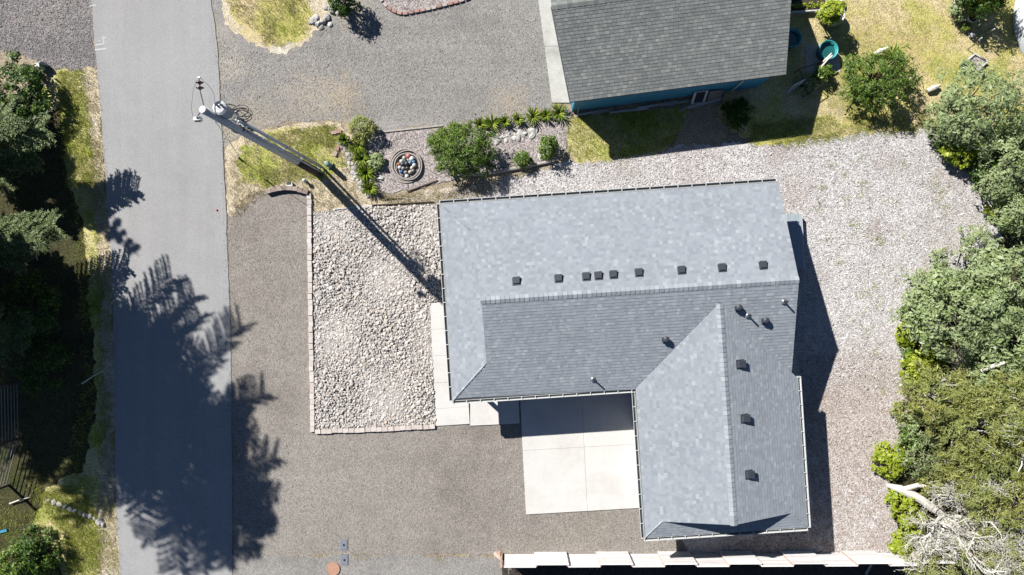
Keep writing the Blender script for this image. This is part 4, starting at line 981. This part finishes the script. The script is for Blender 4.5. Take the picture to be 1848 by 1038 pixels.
arc = [(684,-6),(692,6),(699,13),(707,19),(716,23),(726,25.5),(737,24.5),(748,22),(758,20),(768,18),(778,16),(788,13.5),(798,11),(808,8.5),(818,6),(828,3.5),(838,0),(848,-4)]
for a, b in zip(arc[:-1], arc[1:]):
    q = (P(*a)+P(*b))/2; dd = P(*b)-P(*a); inst('brick', bk, q, tb, math.atan2(dd[1], dd[0]))
obj('timber_edging', MB().beam(P(672,370.5)+np.array((0,0,.06)), P(783,364.5)+np.array((0,0,.06)), .04, .1), M['pole_dark'], label='thin dark edging strip above the rock bed', cat='edging')
obj('timber_edging', MB().beam(P(604,378)+np.array((0,0,.05)), P(672,372)+np.array((0,0,.05)), .05, .08), M['pole'], label='grey timber edging beside the pole shadow', cat='edging')
lg = MB(); lg.tube([P(816,316)+np.array((0,0,.08)),P(862,315)+np.array((0,0,.1)),P(900,310)+np.array((0,0,.09)),P(950,301)+np.array((0,0,.09)),P(1000,291)+np.array((0,0,.08))], [.06,.09,.085,.08,.06], 8)
obj('edging_log', lg, M['log'], label='long bleached log along the lower side of the garden bed', cat='log')
obj('edging_plank', MB().beam(P(686,239)+np.array((0,0,.04)), P(800,227)+np.array((0,0,.04)), .07, .08), M['log'], label='pale plank along the upper side of the garden bed', cat='edging')
obj('edging_log', MB().tube([P(735,346)+np.array((0,0,.05)),P(762,336)+np.array((0,0,.05)),P(790,326)+np.array((0,0,.05))], .04, 6), M['twig'], label='thin brown log under the rope coil', cat='log')

# ------------------------------------------------------------------ neighbour garden bed
LG = 'strap leaved plants along the garden bed'
for i, (x, y, r0, lb) in enumerate(((822,233,15,'spiky plant behind the big shrub, nearest its top'),(866,224,13,'spiky plant just right of the big shrub top'),(888,222,17,'spiky plant beside the round white stone'),(911,219,12,'small yellowish spiky plant, fourth from the teal house'),(935,215,12,'small dark spiky plant, fourth from the concrete apron'),(962,210,18,'spiky plant with the widest leaves in the row'),(984,208,12,'small spiky plant between two larger ones near the apron'),(1008,203,19,'large spiky plant by the teal house corner'),(797,245,17,'spiky plant left of the big shrub top'),(790,262,14,'spiky plant at the left flank of the big shrub'))):
    rosette('strap_plant', lb, x, y, r0, 46, .55, 'l_lily', LG, 160+i, .055)
LG2 = 'yellow green clumps in the left flower strip'
for i, (x, y, r0, lb) in enumerate(((621,252,11,'small yellow green clump at the top of the white rock strip'),(645,262,20,'large yellow green clump below the brown shrub'),(652,286,18,'yellow green clump in the middle of the flower strip'),(660,312,19,'yellow green clump below the blue green succulent'),(668,340,15,'lowest yellow green clump of the flower strip'))):
    rosette('strap_plant', lb, x, y, r0, 70, .5, 'l_lily', LG2, 175+i, .05, up=1.1)
shrub('garden_shrub', 'brownish green shrub at the top of the flower strip', 652, 231, 24, .9, 'l_olive', .09, .04, seed=180, clr=.15, per=24)
shrub('succulent', 'blue green succulent between the yellow green clumps', 678, 292, 14, .4, 'l_willow', .1, .07, 'plant', seed=181, clr=.1, per=14)
shrub('garden_shrub', 'big dense green shrub in the garden bed', 836, 268, 62, 1.7, 'l_shrub', .16, .035, seed=182, clr=.26, per=40, ry=46, nst=24)
shrub('garden_shrub', 'small round shrub on the pebbles, second from the side lawn', 943, 288, 14, .7, 'l_shrub', .1, .04, seed=183, clr=.14, per=22)
shrub('garden_shrub', 'upright small shrub beside the side lawn', 990, 264, 15, 1.2, 'l_shrub', .1, .045, seed=184, clr=.16, per=22, ry=20)
shrub('garden_shrub', 'dark shrub cut by the top edge beside the rocks', 614, -6, 24, 1.6, 'l_bush', .12, .05, seed=185, clr=.2)
# white rocks of the flower strip
WR = 'white rocks of the flower strip'; WRL = []
r_ = np.random.default_rng(33)
for i in range(26):
    t = i/25; x = 613+50*t + r_.normal(0,3); y = 258+95*t**1.05 + r_.normal(0,2.5)
    WRL.append((y, x, r_.uniform(3.2,5.5)))
for i, (y, x, r0) in enumerate(sorted(WRL)): rock_thing(x, y, r0, f'white rock, {ORD[i]} from the top in the strip left of the clumps', WR, i)
GR = 'grey rocks right of the flower strip'
for i, (x, y, r0) in enumerate(((674,246,4.5),(681,250,4),(668,254,5),(672,261,5),(666,267,5),(680,270,4),(684,262,6),(670,274,4),(686,300,3.5),(676,321,4.5),(688,322,5.5),(670,330,4),(682,336,3.5),(664,356,3.5))):
    rock_thing(x, y, r0, 'tall pale stone standing at the pebble edge' if i == 6 else ('ochre stone right of the lower clumps' if i == 10 else f'grey rock, {ORD[i]} from the top between the clumps and the pebbles'), GR, i+2)
RP = 'driftwood and pale stones heaped in the garden bed'; RPL = []
for i in range(24):
    t = i/23; x = 893+78*t + r_.normal(0,2); y = 253-16*t + r_.normal(0,4); RPL.append((x, y, r_.uniform(2.8,5.5)))
for i, (x, y, r0) in enumerate(sorted(RPL)): rock_thing(x, y, r0, f'pale stone, {ORD[i]} from the left in the heap under the spiky plants', RP, i, sc3=(1.3,.8,.8))
rock_thing(874, 219, 6, 'round white stone between two spiky plants', None, 3)
rock_thing(975, 284, 5, 'flat pale stone beside the upright small shrub', None, 4, sc3=(1.5,.6,.6))
BG = 'white boulders beside the grass island'
for i, (x, y, r0) in enumerate(sorted(((566,38,6),(574,44,6),(584,40,6.5),(590,32,6),(580,50,4),(598,20,7),(606,12,6.5),(570,32,5),(596,45,4),(610,24,5),(588,14,5),(560,42,4),(600,6,5)))):
    rock_thing(x, y, r0, 'largest white boulder under the shrub at the top edge' if r0 == 7 else f'white boulder, {ORD[i]} from the left beside the grass island', BG, i)
TR_ = 'bricks at the top of the flower strip'
for i, (x, y, a) in enumerate(((603,240,.1),(612,238,.15),(606,278,1.2),(610,268,1.3))):
    inst('loose_brick', bk, P(x,y), None, a, 1.1, label=['leftmost loose red brick at the top of the flower strip','loose red brick touching the brownish shrub','loose red brick lowest beside the white rocks','loose red brick second lowest beside the white rocks'][i], cat='brick', group=TR_)
# rope coil with floats
rc = thing('rope_coil', P(735,300), 'coil of old rope around a heap of coloured floats', 'rope')
for i, (R_, zz) in enumerate(((.80,.04),(.72,.05),(.64,.06),(.70,.13),(.60,.15))): obj('rope_ring', MB().torus(P(735,300)+np.array((rng.normal(0,.02),rng.normal(0,.02),zz)), R_, .035, 40, 6, wob=.02), M['rope'], rc)
FL = [((196,120,112),'dusty red'),((236,238,238),'white'),((120,160,190),'pale blue'),((70,72,78),'charcoal'),((150,148,146),'grey'),((210,200,180),'cream'),((40,80,140),'blue'),((200,130,80),'orange')]
fmat = [m_plain('float_'+n.replace(' ','_'), A(*c), .1, 9, .45) for c, n in FL]
spm = []
for f_ in fmat:
    m = MB(); pr = [(math.sin(t)*1.0, 1-math.cos(t)) for t in np.linspace(0.02, math.pi-.02, 9)]; m.lathe(pr, (0,0,0), 14); m.torus((0,0,1), 1.0, .06, 16, 5)
    me = m.mesh('fishing_float', smooth=True); me.materials.append(f_); spm.append(me)
spots = [(738,283,0,5),(744,288,1,5),(747,293,2,4),(741,295,2,4),(748,299,1,4),(744,304,5,4),(730,286,5,3.5),(725,292,1,3.5),(728,298,3,5),(735,297,3,5),(722,303,1,3.5),(729,305,4,4),(736,305,3,4),(741,311,5,4),(733,312,4,4),(726,311,6,3.5),(735,319,1,4),(728,318,3,3.5),(720,297,7,3),(746,309,4,3.5),(738,290,4,4),(732,292,3,4)]
posn = ['upper','right','lower','left']
for i, (x, y, k, r0) in enumerate(spots):
    dx, dy = x-735, y-300; side = ('right' if dx > 0 else 'left') if abs(dx) > abs(dy) else ('lower' if dy > 0 else 'upper')
    rr0 = r0*S; inst('fishing_float', spm[k], P(x,y)+np.array((0,0,.004 if abs(dx)+abs(dy) > 12 else .06)), None, i, rr0, label={21:'small charcoal float between larger grey ones at the heap top',3:'paler blue float nearest the heap centre on the right',10:'lower of the two white floats on the left of the heap',17:'small charcoal float at the lowest edge of the heap'}.get(i, f'{FL[k][1]} float on the {side} side of the heap inside the rope coil'), cat='float', group='fishing floats inside the rope coil')

# ------------------------------------------------------------------ small things around the pole
pd = thing('cable_pedestal', P(596,300), 'pale green cable pedestal right of the pole foot', 'pedestal')
obj('base', MB().box(P(597,300)+np.array((0,0,.06)), (.26,.26,.12)), M['green_ped'], pd)
obj('housing', MB().lathe([(.12,0),(.12,.62),(.10,.7),(.001,.72)], P(597,300)+np.array((0,0,.1)), 16), M['green_ped'], pd)
vp = thing('valve_post', P(552,327), 'small white capped post below the pole foot', 'post')
obj('pipe', MB().lathe([(.06,0),(.06,.3)], P(552.5,327.5), 12), M['white'], vp); obj('cap', MB().lathe([(.09,.28),(.1,.32),(.08,.4),(.001,.42)], P(552.5,327.5), 14), M['white'], vp, smooth=True)
hb = thing('hose_bib_box', P(524,333), 'small white box with a black lid above the curved blocks', 'box')
obj('box_body', MB().box(P(524,334)+np.array((0,0,.08)), (.28,.16,.16), .1), M['white'], hb); obj('lid', MB().box(P(523,331.5)+np.array((0,0,.17)), (.2,.12,.03), .1), M['black'], hb)
obj('survey_stake', MB().beam(P(482,325), P(483.5,327)+np.array((0,0,.4)), .05, .05, (0,1,0)), M['black'], label='short dark stake in the straw left of the pole', cat='stake')

# ------------------------------------------------------------------ utility pole
pb = P(574,312); ZT = 8.68; ptp = P(366,198,ZT)
up_ = thing('utility_pole', pb, 'leaning wooden utility pole with transformer and conduits', 'utility pole')
ax = unit(ptp-pb); PLn = np.linalg.norm(ptp-pb)
sd = unit(np.cross(ax, (0,0,1.))); 
if sd[1] < 0: sd = -sd                       # towards the upper right side in the photo
fr = unit(np.cross(sd, ax)); 
if fr@np.array((1,-.6,0)) < 0: fr = -fr       # towards the camera axis
def pa(t, s=0., f=0.): return pb + ax*PLn*t + sd*s + fr*f
obj('shaft', MB().tube([pa(0)-ax*.1, pa(.24)], [.2,.185], 16), M['pole_dark'], up_, smooth=True)
obj('shaft', MB().tube([pa(.24), pa(.6), pa(1.0)], [.186,.165,.14], 16), M['pole'], up_, smooth=True)
obj('pole_cap', MB().lathe([(.145,0),(.12,.03),(.001,.05)], pa(1.0), 14, axis=ax), M['white'], up_)
for s_, f_, r0, t1 in ((.34,.04,.06,.80),(.30,.16,.045,.80),(.10,.20,.04,.72)):
    c_ = obj('conduit', MB().tube([pa(.0,s_,f_), pa(.4,s_*.95,f_), pa(t1,s_*.9,f_)], r0, 10), M['conduit'], up_, smooth=True)
    for t in (.03,.22,.4,.58,.74): obj('clamp', MB().lathe([(r0+.012,-.025),(r0+.012,.025)], pa(t, s_*(1-.1*t), f_), 10, axis=ax).beam(pa(t), pa(t, s_*(1-.1*t), f_), .04, .03), M['galv'], c_)
for i in range(14):
    t = .32+.045*i; obj('pole_step', MB().tube([pa(t,-.13,.02), pa(t,-.2,.03)], .012, 5), M['galv'], up_)
def pz(x, y, t): z = pb[2]+ax[2]*PLn*t; return P(x, y, z)
# transformer can
tc = P(411,204,7.55); tk = obj('transformer', MB().lathe([(.001,0),(.2,0),(.23,.03),(.23,.66),(.245,.67)], tc, 22), M['tank'], up_, smooth=True)
obj('transformer_lid', MB().lathe([(.25,.665),(.25,.70),(.18,.75),(.001,.77)], tc, 22), M['tank_lid'], tk)
for dx, dy in ((.1,.08),(-.08,.1)): obj('bushing', MB().lathe([(.03,.7),(.05,.76),(.03,.80),(.05,.84),(.02,.92),(.001,.93)], tc+np.array((dx,dy,0)), 10), M['galv'], tk)
obj('transformer_bracket', MB().beam(pa(.87), tc+np.array((0,0,.35)), .08, .1), M['galv'], up_)
obj('transformer_bracket', MB().beam(pa(.92), tc+np.array((0,0,.58)), .08, .06), M['galv'], up_)
# dead-end insulator arm
a0 = pa(.985); a1 = P(361.5,166,8.7); a2 = P(359.5,140,8.75); dr_ = unit(a2-a1)
obj('insulator_rod', MB().tube([a0, a1], .022, 8), M['galv'], up_)
ins = obj('insulator', MB().tube([a1, a2], .018, 8), M['galv'], up_)
for k in (.25,.62):
    c_ = a1+(a2-a1)*k; obj('insulator_disc', MB().lathe([(.03,-.06),(.05,-.03),(.13,.0),(.135,.03),(.06,.06),(.03,.08)], c_, 18, axis=dr_), M['brown_glaze'], ins, smooth=True)
obj('end_clamp', MB().box(a2, (.1,.06,.06)), M['galv'], ins)
obj('jumper_wire', MB().tube([a2, P(349,160,8.6), P(345,195,8.4), P(349,214,8.2)], .007, 5), M['galv'], up_)
obj('jumper_wire', MB().tube([a2+np.array((.03,0,0)), P(377,155,8.5), P(386,168,8.4), P(388,186,8.35)], .007, 5), M['galv'], up_)
ct = P(357,215,8.0); obj('cutout_bracket', MB().tube([pa(.96), P(361,203,8.2), ct+np.array((0,0,.12))], .025, 6), M['galv'], up_)
cu = obj('cutout', MB().box(ct, (.26,.13,.2), .05), M['white'], up_); obj('cutout_fuse', MB().beam(ct+np.array((-.1,-.08,.0)), ct+np.array((.12,-.08,.02)), .05,.05), M['galv'], cu)
# cable loops
for i, (x, y, z, R_, nrm) in enumerate(((436,206,6.6,.30,(.3,.5,.8)),(438,203,6.8,.34,(.2,.7,.6)),(432,201,6.7,.36,(-.1,.6,.8)),(428,227,6.6,.27,(.3,-.2,.9)),(427,226,6.5,.26,(.25,-.1,.9)),(418,196,7.0,.26,(.4,.6,.6)),(440,209,6.5,.28,(.5,.5,.7)))):
    obj('cable_loop', MB().torus(P(x,y,z), R_, .017, 30, 6, nrm, wob=.03), M['black'], up_)
for i, (x0,y0,z0,x1,y1,z1) in enumerate(((395,199,8.1,372,200,8.4),(412,196,7.9,437,204,6.8),(424,212,7.4,430,224,6.8),(432,226,6.6,446,232,6.2),(440,205,6.7,444,228,6.3),(398,206,7.9,416,214,7.3))):
    a, b = P(x0,y0,z0), P(x1,y1,z1); mm = (a+b)/2+np.array((.05,.05,-.12)); obj('cable', MB().tube([a, a*.6+mm*.4, mm, b*.6+mm*.4, b], .014, 5), M['black'], up_)
for x, y, z in ((427,205,6.9),(431,214,6.8),(423,219,6.9),(437,216,6.5)): obj('cable_terminator', MB().lathe([(.03,-.16),(.06,-.1),(.03,-.05),(.06,0),(.03,.05),(.05,.1),(.02,.18)], P(x,y,z), 10), M['white'], up_)
for t in (.76,.72,.70): obj('clamp_plate', MB().box(pa(t,.2,.1), (.3,.06,.06), -.5), M['galv'], up_)
g1 = obj('guy_wire', MB().tube([pa(.95), P(437,290)], .012, 5), M['galv'], up_); obj('guy_anchor', MB().tube([P(437,290), P(434,286)+np.array((0,0,.3))], [.05,.04], 8), M['black'], g1)
obj('guy_wire', MB().tube([pa(.72), P(447,272)+np.array((0,0,.05))], .01, 5), M['galv'], up_)

deadtree('dead_tree', 'bare pale branches spreading over the bottom right pines', P(1770,960)+np.array((0,0,2.4)), [(1,.2,.25),(.3,-.9,.2),(-.7,-.5,.2),(-.8,.5,.15),(.2,.9,.2)], 157, 4, 1.4, .05, lichen=1)
deadtree('dead_tree', 'bare pale branches poking from the broad pine', P(1760,800)+np.array((0,0,3.0)), [(1,-.3,.25),(-.6,-.6,.2),(.1,.9,.3)], 158, 3, 1.2, .035)
# ------------------------------------------------------------------ deck landing east of the house
dk = thing('deck_landing', P(1434,430), 'small grey board landing against the east wall', 'deck')
du = np.array((u2[0],u2[1],0)); dv = np.array((v2[0],v2[1],0)); d0 = P(1388,398,.45)
d0 = P(1408,388,.45); 
for i in range(8):
    a = d0 + du*(.13*i+.01); obj('deck_board', MB().beam(a+np.array((0,0,.0)), a+dv*2.6, .122, .035), M['deck_grey'], dk)
obj('skirt', MB().prism([(d0-du*.0+dv*.06)[:2], (d0-du*0+dv*2.54)[:2], (d0+du*.93+dv*2.54)[:2], (d0+du*.93+dv*.06)[:2]], 0, .42), M['pole_dark'], dk)
obj('side_board', MB().beam(d0+du*1.01+dv*.0-np.array((0,0,.1)), d0+du*1.01+dv*2.6-np.array((0,0,.1)), .03, .2), M['white'], dk)

# ------------------------------------------------------------------ along the teal wall
wf = thing('window_frame', N_(238,0,0), 'old white window frame leaning on the teal wall', 'window frame')
for a in (228, 249): obj('stile', MB().beam(N_(a,6,.85), N_(a,-6,.04), .10, .05), M['white'], wf)
obj('head_rail', MB().beam(N_(226,6.4,.87), N_(251,6.4,.87), .06, .06), M['white'], wf); obj('sill_rail', MB().beam(N_(226,-6.4,.05), N_(251,-6.4,.05), .06, .06), M['white'], wf)
obj('pane', MB().add([N_(229,5.5,.82), N_(229,-5.5,.06), N_(248,-5.5,.06), N_(248,5.5,.82)], [[0,1,2,3]]), M['glass'], wf)
pl_ = thing('leaning_panel', N_(266,0,0), 'grey board panel leaning beside the window frame', 'panel')
obj('sheet', MB().slab([N_(255,5.5,.75), N_(255,-5,.06), N_(279,-5,.06), N_(279,5.5,.75)], .04), M['grey_wood'], pl_)
for i, (x0,y0,x1,y1,zz) in enumerate(((1040,209,1090,200,.1),(1070,208,1104,198,.14),(1150,196,1222,184,.08),(1190,192,1250,182,.12),(1240,196,1300,180,.1),(1225,202,1248,190,.08),(1100,204,1170,196,.06),(1330,168,1356,158,.1))):
    obj('scrap_board', MB().beam(P(x0,y0)+np.array((0,0,zz)), P(x1,y1)+np.array((0,0,zz+.02)), .09, .03), M['log'] if i % 2 else M['pole'], label=['grey board on the ground nearest the teal house corner','slanted grey board in the shade near the house corner','long grey board under the middle of the teal wall','grey board crossing the long one under the teal wall','pale pole on the ground below the leaning panel','short slanted stick below the long boards','grey board between the corner and the middle of the wall','pale board on the ground right of the leaning panel'][i], cat='board', group='boards lying along the teal wall')
obj('wall_downpipe', MB().tube([N_(300,6,2.3), N_(300,6,.1)], .04, 8), M['white'], nb)
pot = thing('corner_post', P(1041,206), 'thin white stake by the teal house corner', 'stake'); obj('stake', MB().tube([P(1042,206), P(1041,204)+np.array((0,0,.9))], .015, 6), M['white'], pot)
ob = shrub('lily_clump', 'dark strap leaved clump in the shade below the teal wall', 1332, 202, 26, .8, 'l_bush', .2, .03, 'plant', seed=190, clr=.2, per=30)
shrub('flowering_plant', 'pale yellow blossoms at the sunny tip of the shaded clump', 1340, 224, 12, .45, 'l_white', .07, .06, 'plant', seed=191, clr=.12, per=9, dens=.5)
# raised bed, planter, tubs, trellis
rb = thing('raised_bed', P(1455,12), 'wooden raised bed with dark soil at the top edge', 'raised bed')
c4 = [P(1420,26), P(1488,22), P(1486,-16), P(1418,-12)]
for a, b in zip(c4, c4[1:]+c4[:1]): obj('side_board', MB().beam(a+np.array((0,0,.15)), b+np.array((0,0,.15)), .06, .3), M['pole'], rb)
obj('soil', MB().prism([q[:2] for q in c4], 0, .22), M['dark_soil'], rb)
r_ = np.random.default_rng(77); m = MB(); pt_ = np.array([P(1428+2.3*i, 14+r_.normal(0,1.6))+(0,0,.27) for i in range(24)]); pt_ = np.repeat(pt_, 6, 0)+r_.normal(0,.05,(144,3)); leafquads(m, pt_, r_.normal(size=(144,3))*.5+(0,0,1), .11, .06, r_); obj('seedlings', m, M['l_salal'], rb)
pt0 = thing('barrel_planter', P(1500,34), 'round grey barrel planter under the bright green shrub', 'planter')
obj('barrel', MB().lathe([(.38,0),(.45,.3),(.43,.55),(.38,.55),(.36,.45),(.001,.44)], P(1500,34), 20), M['pole'], pt0, smooth=True)
for zz in (.12,.45): obj('hoop', MB().torus(P(1500,34)+np.array((0,0,zz)), .445, .012, 24, 5), M['galv'], pt0)
shrub('planter_shrub', 'bright green leafy shrub growing in the barrel planter', 1503, 22, 19, 1.7, 'l_salal', .14, .08, seed=192, clr=.18, per=20, low=.05, lift=.6)
obj('white_tub', MB().lathe([(.3,0),(.34,.4),(.30,.42),(.28,.3),(.001,.29)], P(1503,4), 18), M['white'], label='white tub behind the bright green shrub', cat='tub')
def tub(x, y, R_, h, label):
    o = thing('garden_tub', P(x,y), label, 'tub', 'round teal tubs'); b = P(x,y)+np.array((0,0,.045))
    obj('shell', MB().lathe([(.001,0),(R_*.86,0),(R_*.95,h*.9),(R_,h),(R_*1.04,h*.98),(R_*1.02,h+.03),(R_*.93,h+.02),(R_*.88,h*.6),(R_*.85,h*.58)], b, 30), M['teal_plastic'], o, smooth=True)
    obj('water', MB().lathe([(R_*.88,h*.62),(.001,h*.62)], b, 30), M['water'], o); return o
tub(1486,97,.44,.5,'round teal tub standing in the sun on the concrete pad'); tub(1421,76,.44,.5,'round teal tub half hidden beside the neighbour roof')
rock_thing(1497, 75, 5, 'round white stone beside the sunny teal tub', None, 1)
obj('driftwood', MB().tube([P(1476,118)+np.array((0,0,.5)), P(1483,112)+np.array((0,0,.62)), P(1490,104)+np.array((0,0,.6))], [.04,.05,.03], 6), M['dead'], label='pale driftwood leaning over the sunny teal tub', cat='driftwood')
tl = thing('lattice_trellis', P(1424,160), 'white lattice trellis panel below the neighbour roof corner', 'trellis')
t0, tx, ty = P(1416,172)+np.array((0,0,.15)), P(1430,154)-P(1416,172), np.array((-.06,.1,.9)); ly = unit(ty)
o0 = P(1417,170)+np.array((0,0,.05)); exv = P(1436,160)-P(1417,170)
def tp(a, b): return o0 + exv*a + np.array((-.02,.12,1.0))*b
for i in range(-5, 7):
    for sg in (1, -1):
        a0_, a1_ = (i/6, i/6+1) if sg == 1 else (i/6+1, i/6)
        b0, b1 = 0., 1.; 
        def clipab(a0, b0, a1, b1):
            t0_, t1_ = 0., 1.
            for lo, hi in ((0.,1.),):
                da = a1-a0
                ts = sorted(((lo-a0)/da, (hi-a0)/da)); t0_ = max(t0_, ts[0]); t1_ = min(t1_, ts[1])
            return t0_, t1_
        s0, s1 = clipab(a0_, b0, a1_, b1)
        if s1-s0 < .08: continue
        obj('lattice_strip', MB().beam(tp(a0_+(a1_-a0_)*s0, s0), tp(a0_+(a1_-a0_)*s1, s1), .022, .008, up=(0,.6,.8)), M['lattice'], tl)
for a, b in (((0,0),(1,0)),((1,0),(1,1)),((1,1),(0,1)),((0,1),(0,0))): obj('frame_rail', MB().beam(tp(*a), tp(*b), .04, .03, up=(0,.6,.8)), M['lattice'], tl)
ar = thing('pipe_arbor', P(1460,150), 'dark pipe frame with weathered poles beside the trellis', 'frame')
fr_ = [(1433,132),(1470,120),(1475,158),(1448,176)]
for a, b in zip(fr_, fr_[1:]+fr_[:1]): obj('pipe', MB().tube([P(*a)+np.array((0,0,.6)), P(*b)+np.array((0,0,.6))], .02, 6), M['black'], ar)
for a in fr_: obj('leg', MB().tube([P(*a), P(*a)+np.array((0,0,.62))], .02, 6), M['black'], ar)
obj('driftwood_pole', MB().tube([P(1468,132)+np.array((0,0,.65)), P(1482,116)+np.array((0,0,.7)), P(1489,110)+np.array((0,0,.75))], .04, 6), M['dead'], label='bleached pole across the pipe frame', cat='pole')
shrub('garden_shrub', 'pale leafy shrub inside the dark pipe frame', 1456, 152, 19, .5, 'l_willow', .09, .05, seed=193, clr=.13, per=16, dens=.7)
shrub('garden_shrub', 'small green shrub right of the pipe frame', 1490, 132, 15, .8, 'l_shrub', .11, .06, seed=194, clr=.16, per=20)
shrub('garden_shrub', 'large round dark green shrub on the back lawn', 1597, 140, 66, 1.9, 'l_shrub', .15, .04, seed=195, clr=.26, per=36, ry=50, nst=24)
rosette('strap_plant', 'yellow green spiky plant at the top of the lawn shrub', 1612, 98, 19, 50, .8, 'l_lily', None, 196, .06)
obj('driftwood', MB().tube([P(1670,166)+np.array((0,0,.15)), P(1680,161)+np.array((0,0,.22)), P(1692,157)+np.array((0,0,.18))], [.1,.13,.06], 8), M['dead'], label='bleached driftwood stump right of the lawn shrub', cat='driftwood')
obj('driftwood', MB().tube([P(1574,100)+np.array((0,0,.15)), P(1584,95)+np.array((0,0,.3)), P(1594,92)+np.array((0,0,.5))], [.09,.1,.05], 8), M['dead'], label='grey driftwood above the left side of the lawn shrub', cat='driftwood')
# garden strip at the far right of the lawn
cb = thing('bed_edging', P(1728,15), 'curved dark edging left of the corner bed', 'edging')
obj('strip', MB().tube([P(1722,-4)+np.array((0,0,.06)),P(1721,8)+np.array((0,0,.06)),P(1727,20)+np.array((0,0,.06)),P(1733,32)+np.array((0,0,.06))], .05, 6), M['pole'], cb)
shrub('garden_shrub', 'small bluish shrub in the corner bed', 1738, 14, 14, .9, 'l_willow', .1, .05, seed=197, clr=.15, per=20)
shrub('garden_shrub', 'yellow green shrub cut by the top edge near the corner', 1772, -2, 22, 1.3, 'l_salal', .13, .08, seed=198, clr=.18, per=20)
shrub('garden_shrub', 'shrub added past the top edge to cast shade left of the white hull', 1790, -34, 46, 2.6, 'l_bush', .12, .06, seed=199, clr=.24)  # mostly out of view, added for the shadow it throws on this corner
pt1 = thing('flower_pot', P(1747,37), 'white curved pot at the corner bed', 'pot'); obj('shell', MB().lathe([(.12,0),(.2,.22),(.24,.4),(.21,.41),(.17,.25),(.001,.24)], P(1747,37), 18), M['white'], pt1, smooth=True); obj('soil', MB().lathe([(.18,.3),(.001,.31)], P(1747,37), 16), M['dark_soil'], pt1)
for i, (x, y, r0) in enumerate(((1745,58,4.5),(1752,64,5.5),(1715,168,5.5),(1737,131,3.5))):
    rock_thing(x, y, r0, ['pale stone below the white pot','pinkish round stone by the garden stakes','white stone at the left corner of the thicket','small white stone by the square planter'][i], None, i)
shrub('flowers', 'orange flowers between the white pot and the pale stone', 1746, 49, 8, .3, 'l_lily', .06, .04, 'flowers', seed=200, clr=.08, per=10)
for i, (x0,y0,x1,y1) in enumerate(((1751,58,1770,43),(1746,90,1772,68),(1772,68,1795,52))):
    st = thing('garden_stake', P(x0,y0), ['white tipped stake nearest the white pot','long white tipped stake in the bare bed','white tipped stake farthest into the shade'][i], 'stake', 'white tipped stakes'); q0, q1 = P(x0,y0), P(x1,y1,1.1)
    obj('shaft', MB().tube([q0, q0+(q1-q0)*.8], .018, 6), M['twig'], st); obj('tip', MB().tube([q0+(q1-q0)*.8, q1], .028, 6), M['white'], st)
sq = thing('square_planter', P(1755,122), 'square weathered planter with grey plants by the thicket', 'planter'); c4 = [P(1733,118), P(1755,100), P(1778,113), P(1752,138)]
for a, b in zip(c4, c4[1:]+c4[:1]): obj('side_board', MB().beam(a+np.array((0,0,.1)), b+np.array((0,0,.1)), .05, .2), M['pole'], sq)
obj('soil', MB().prism([q[:2] for q in c4[::-1]], 0, .13), M['bed_gravel'], sq)
shrub('planter_plants', 'grey green plants in the square planter', 1747, 118, 12, .35, 'l_willow', .08, .04, 'plant', seed=201, clr=.09, per=14)
rosette('strap_plant', 'yellow spiky plant at the thicket edge below the planter', 1735, 178, 10, 26, .35, 'l_lily', None, 202, .05)
# white boat hull at the right edge
bh_ = thing('boat_hull', P(1870,45), 'white upturned boat hull cut by the right edge', 'boat')
m = MB(); rows = 9; cols = 10; vv = []
for i in range(rows):
    t = i/(rows-1); yy = -25 + 130*t; half = 28*math.sin(math.pi*(.12+.83*t))**.6+1
    for j in range(cols):
        s_ = j/(cols-1)*math.pi; xx = 1860 - half*1.15*math.cos(s_) ; z = .06 + .85*math.sin(s_)**.7*(math.sin(math.pi*(.1+.8*t))**.5)
        vv.append(P(xx, yy-0, 0)+np.array((0,0,z)))
m.add(vv, [[i*cols+j, i*cols+j+1, (i+1)*cols+j+1, (i+1)*cols+j] for i in range(rows-1) for j in range(cols-1)])
obj('hull', m, M['white_tarp'], bh_, smooth=True); obj('keel', MB().tube([P(1860,-20)+np.array((0,0,.75)),P(1860,40)+np.array((0,0,.95)),P(1860,95)+np.array((0,0,.75))], .035, 6), M['white_tarp'], bh_)
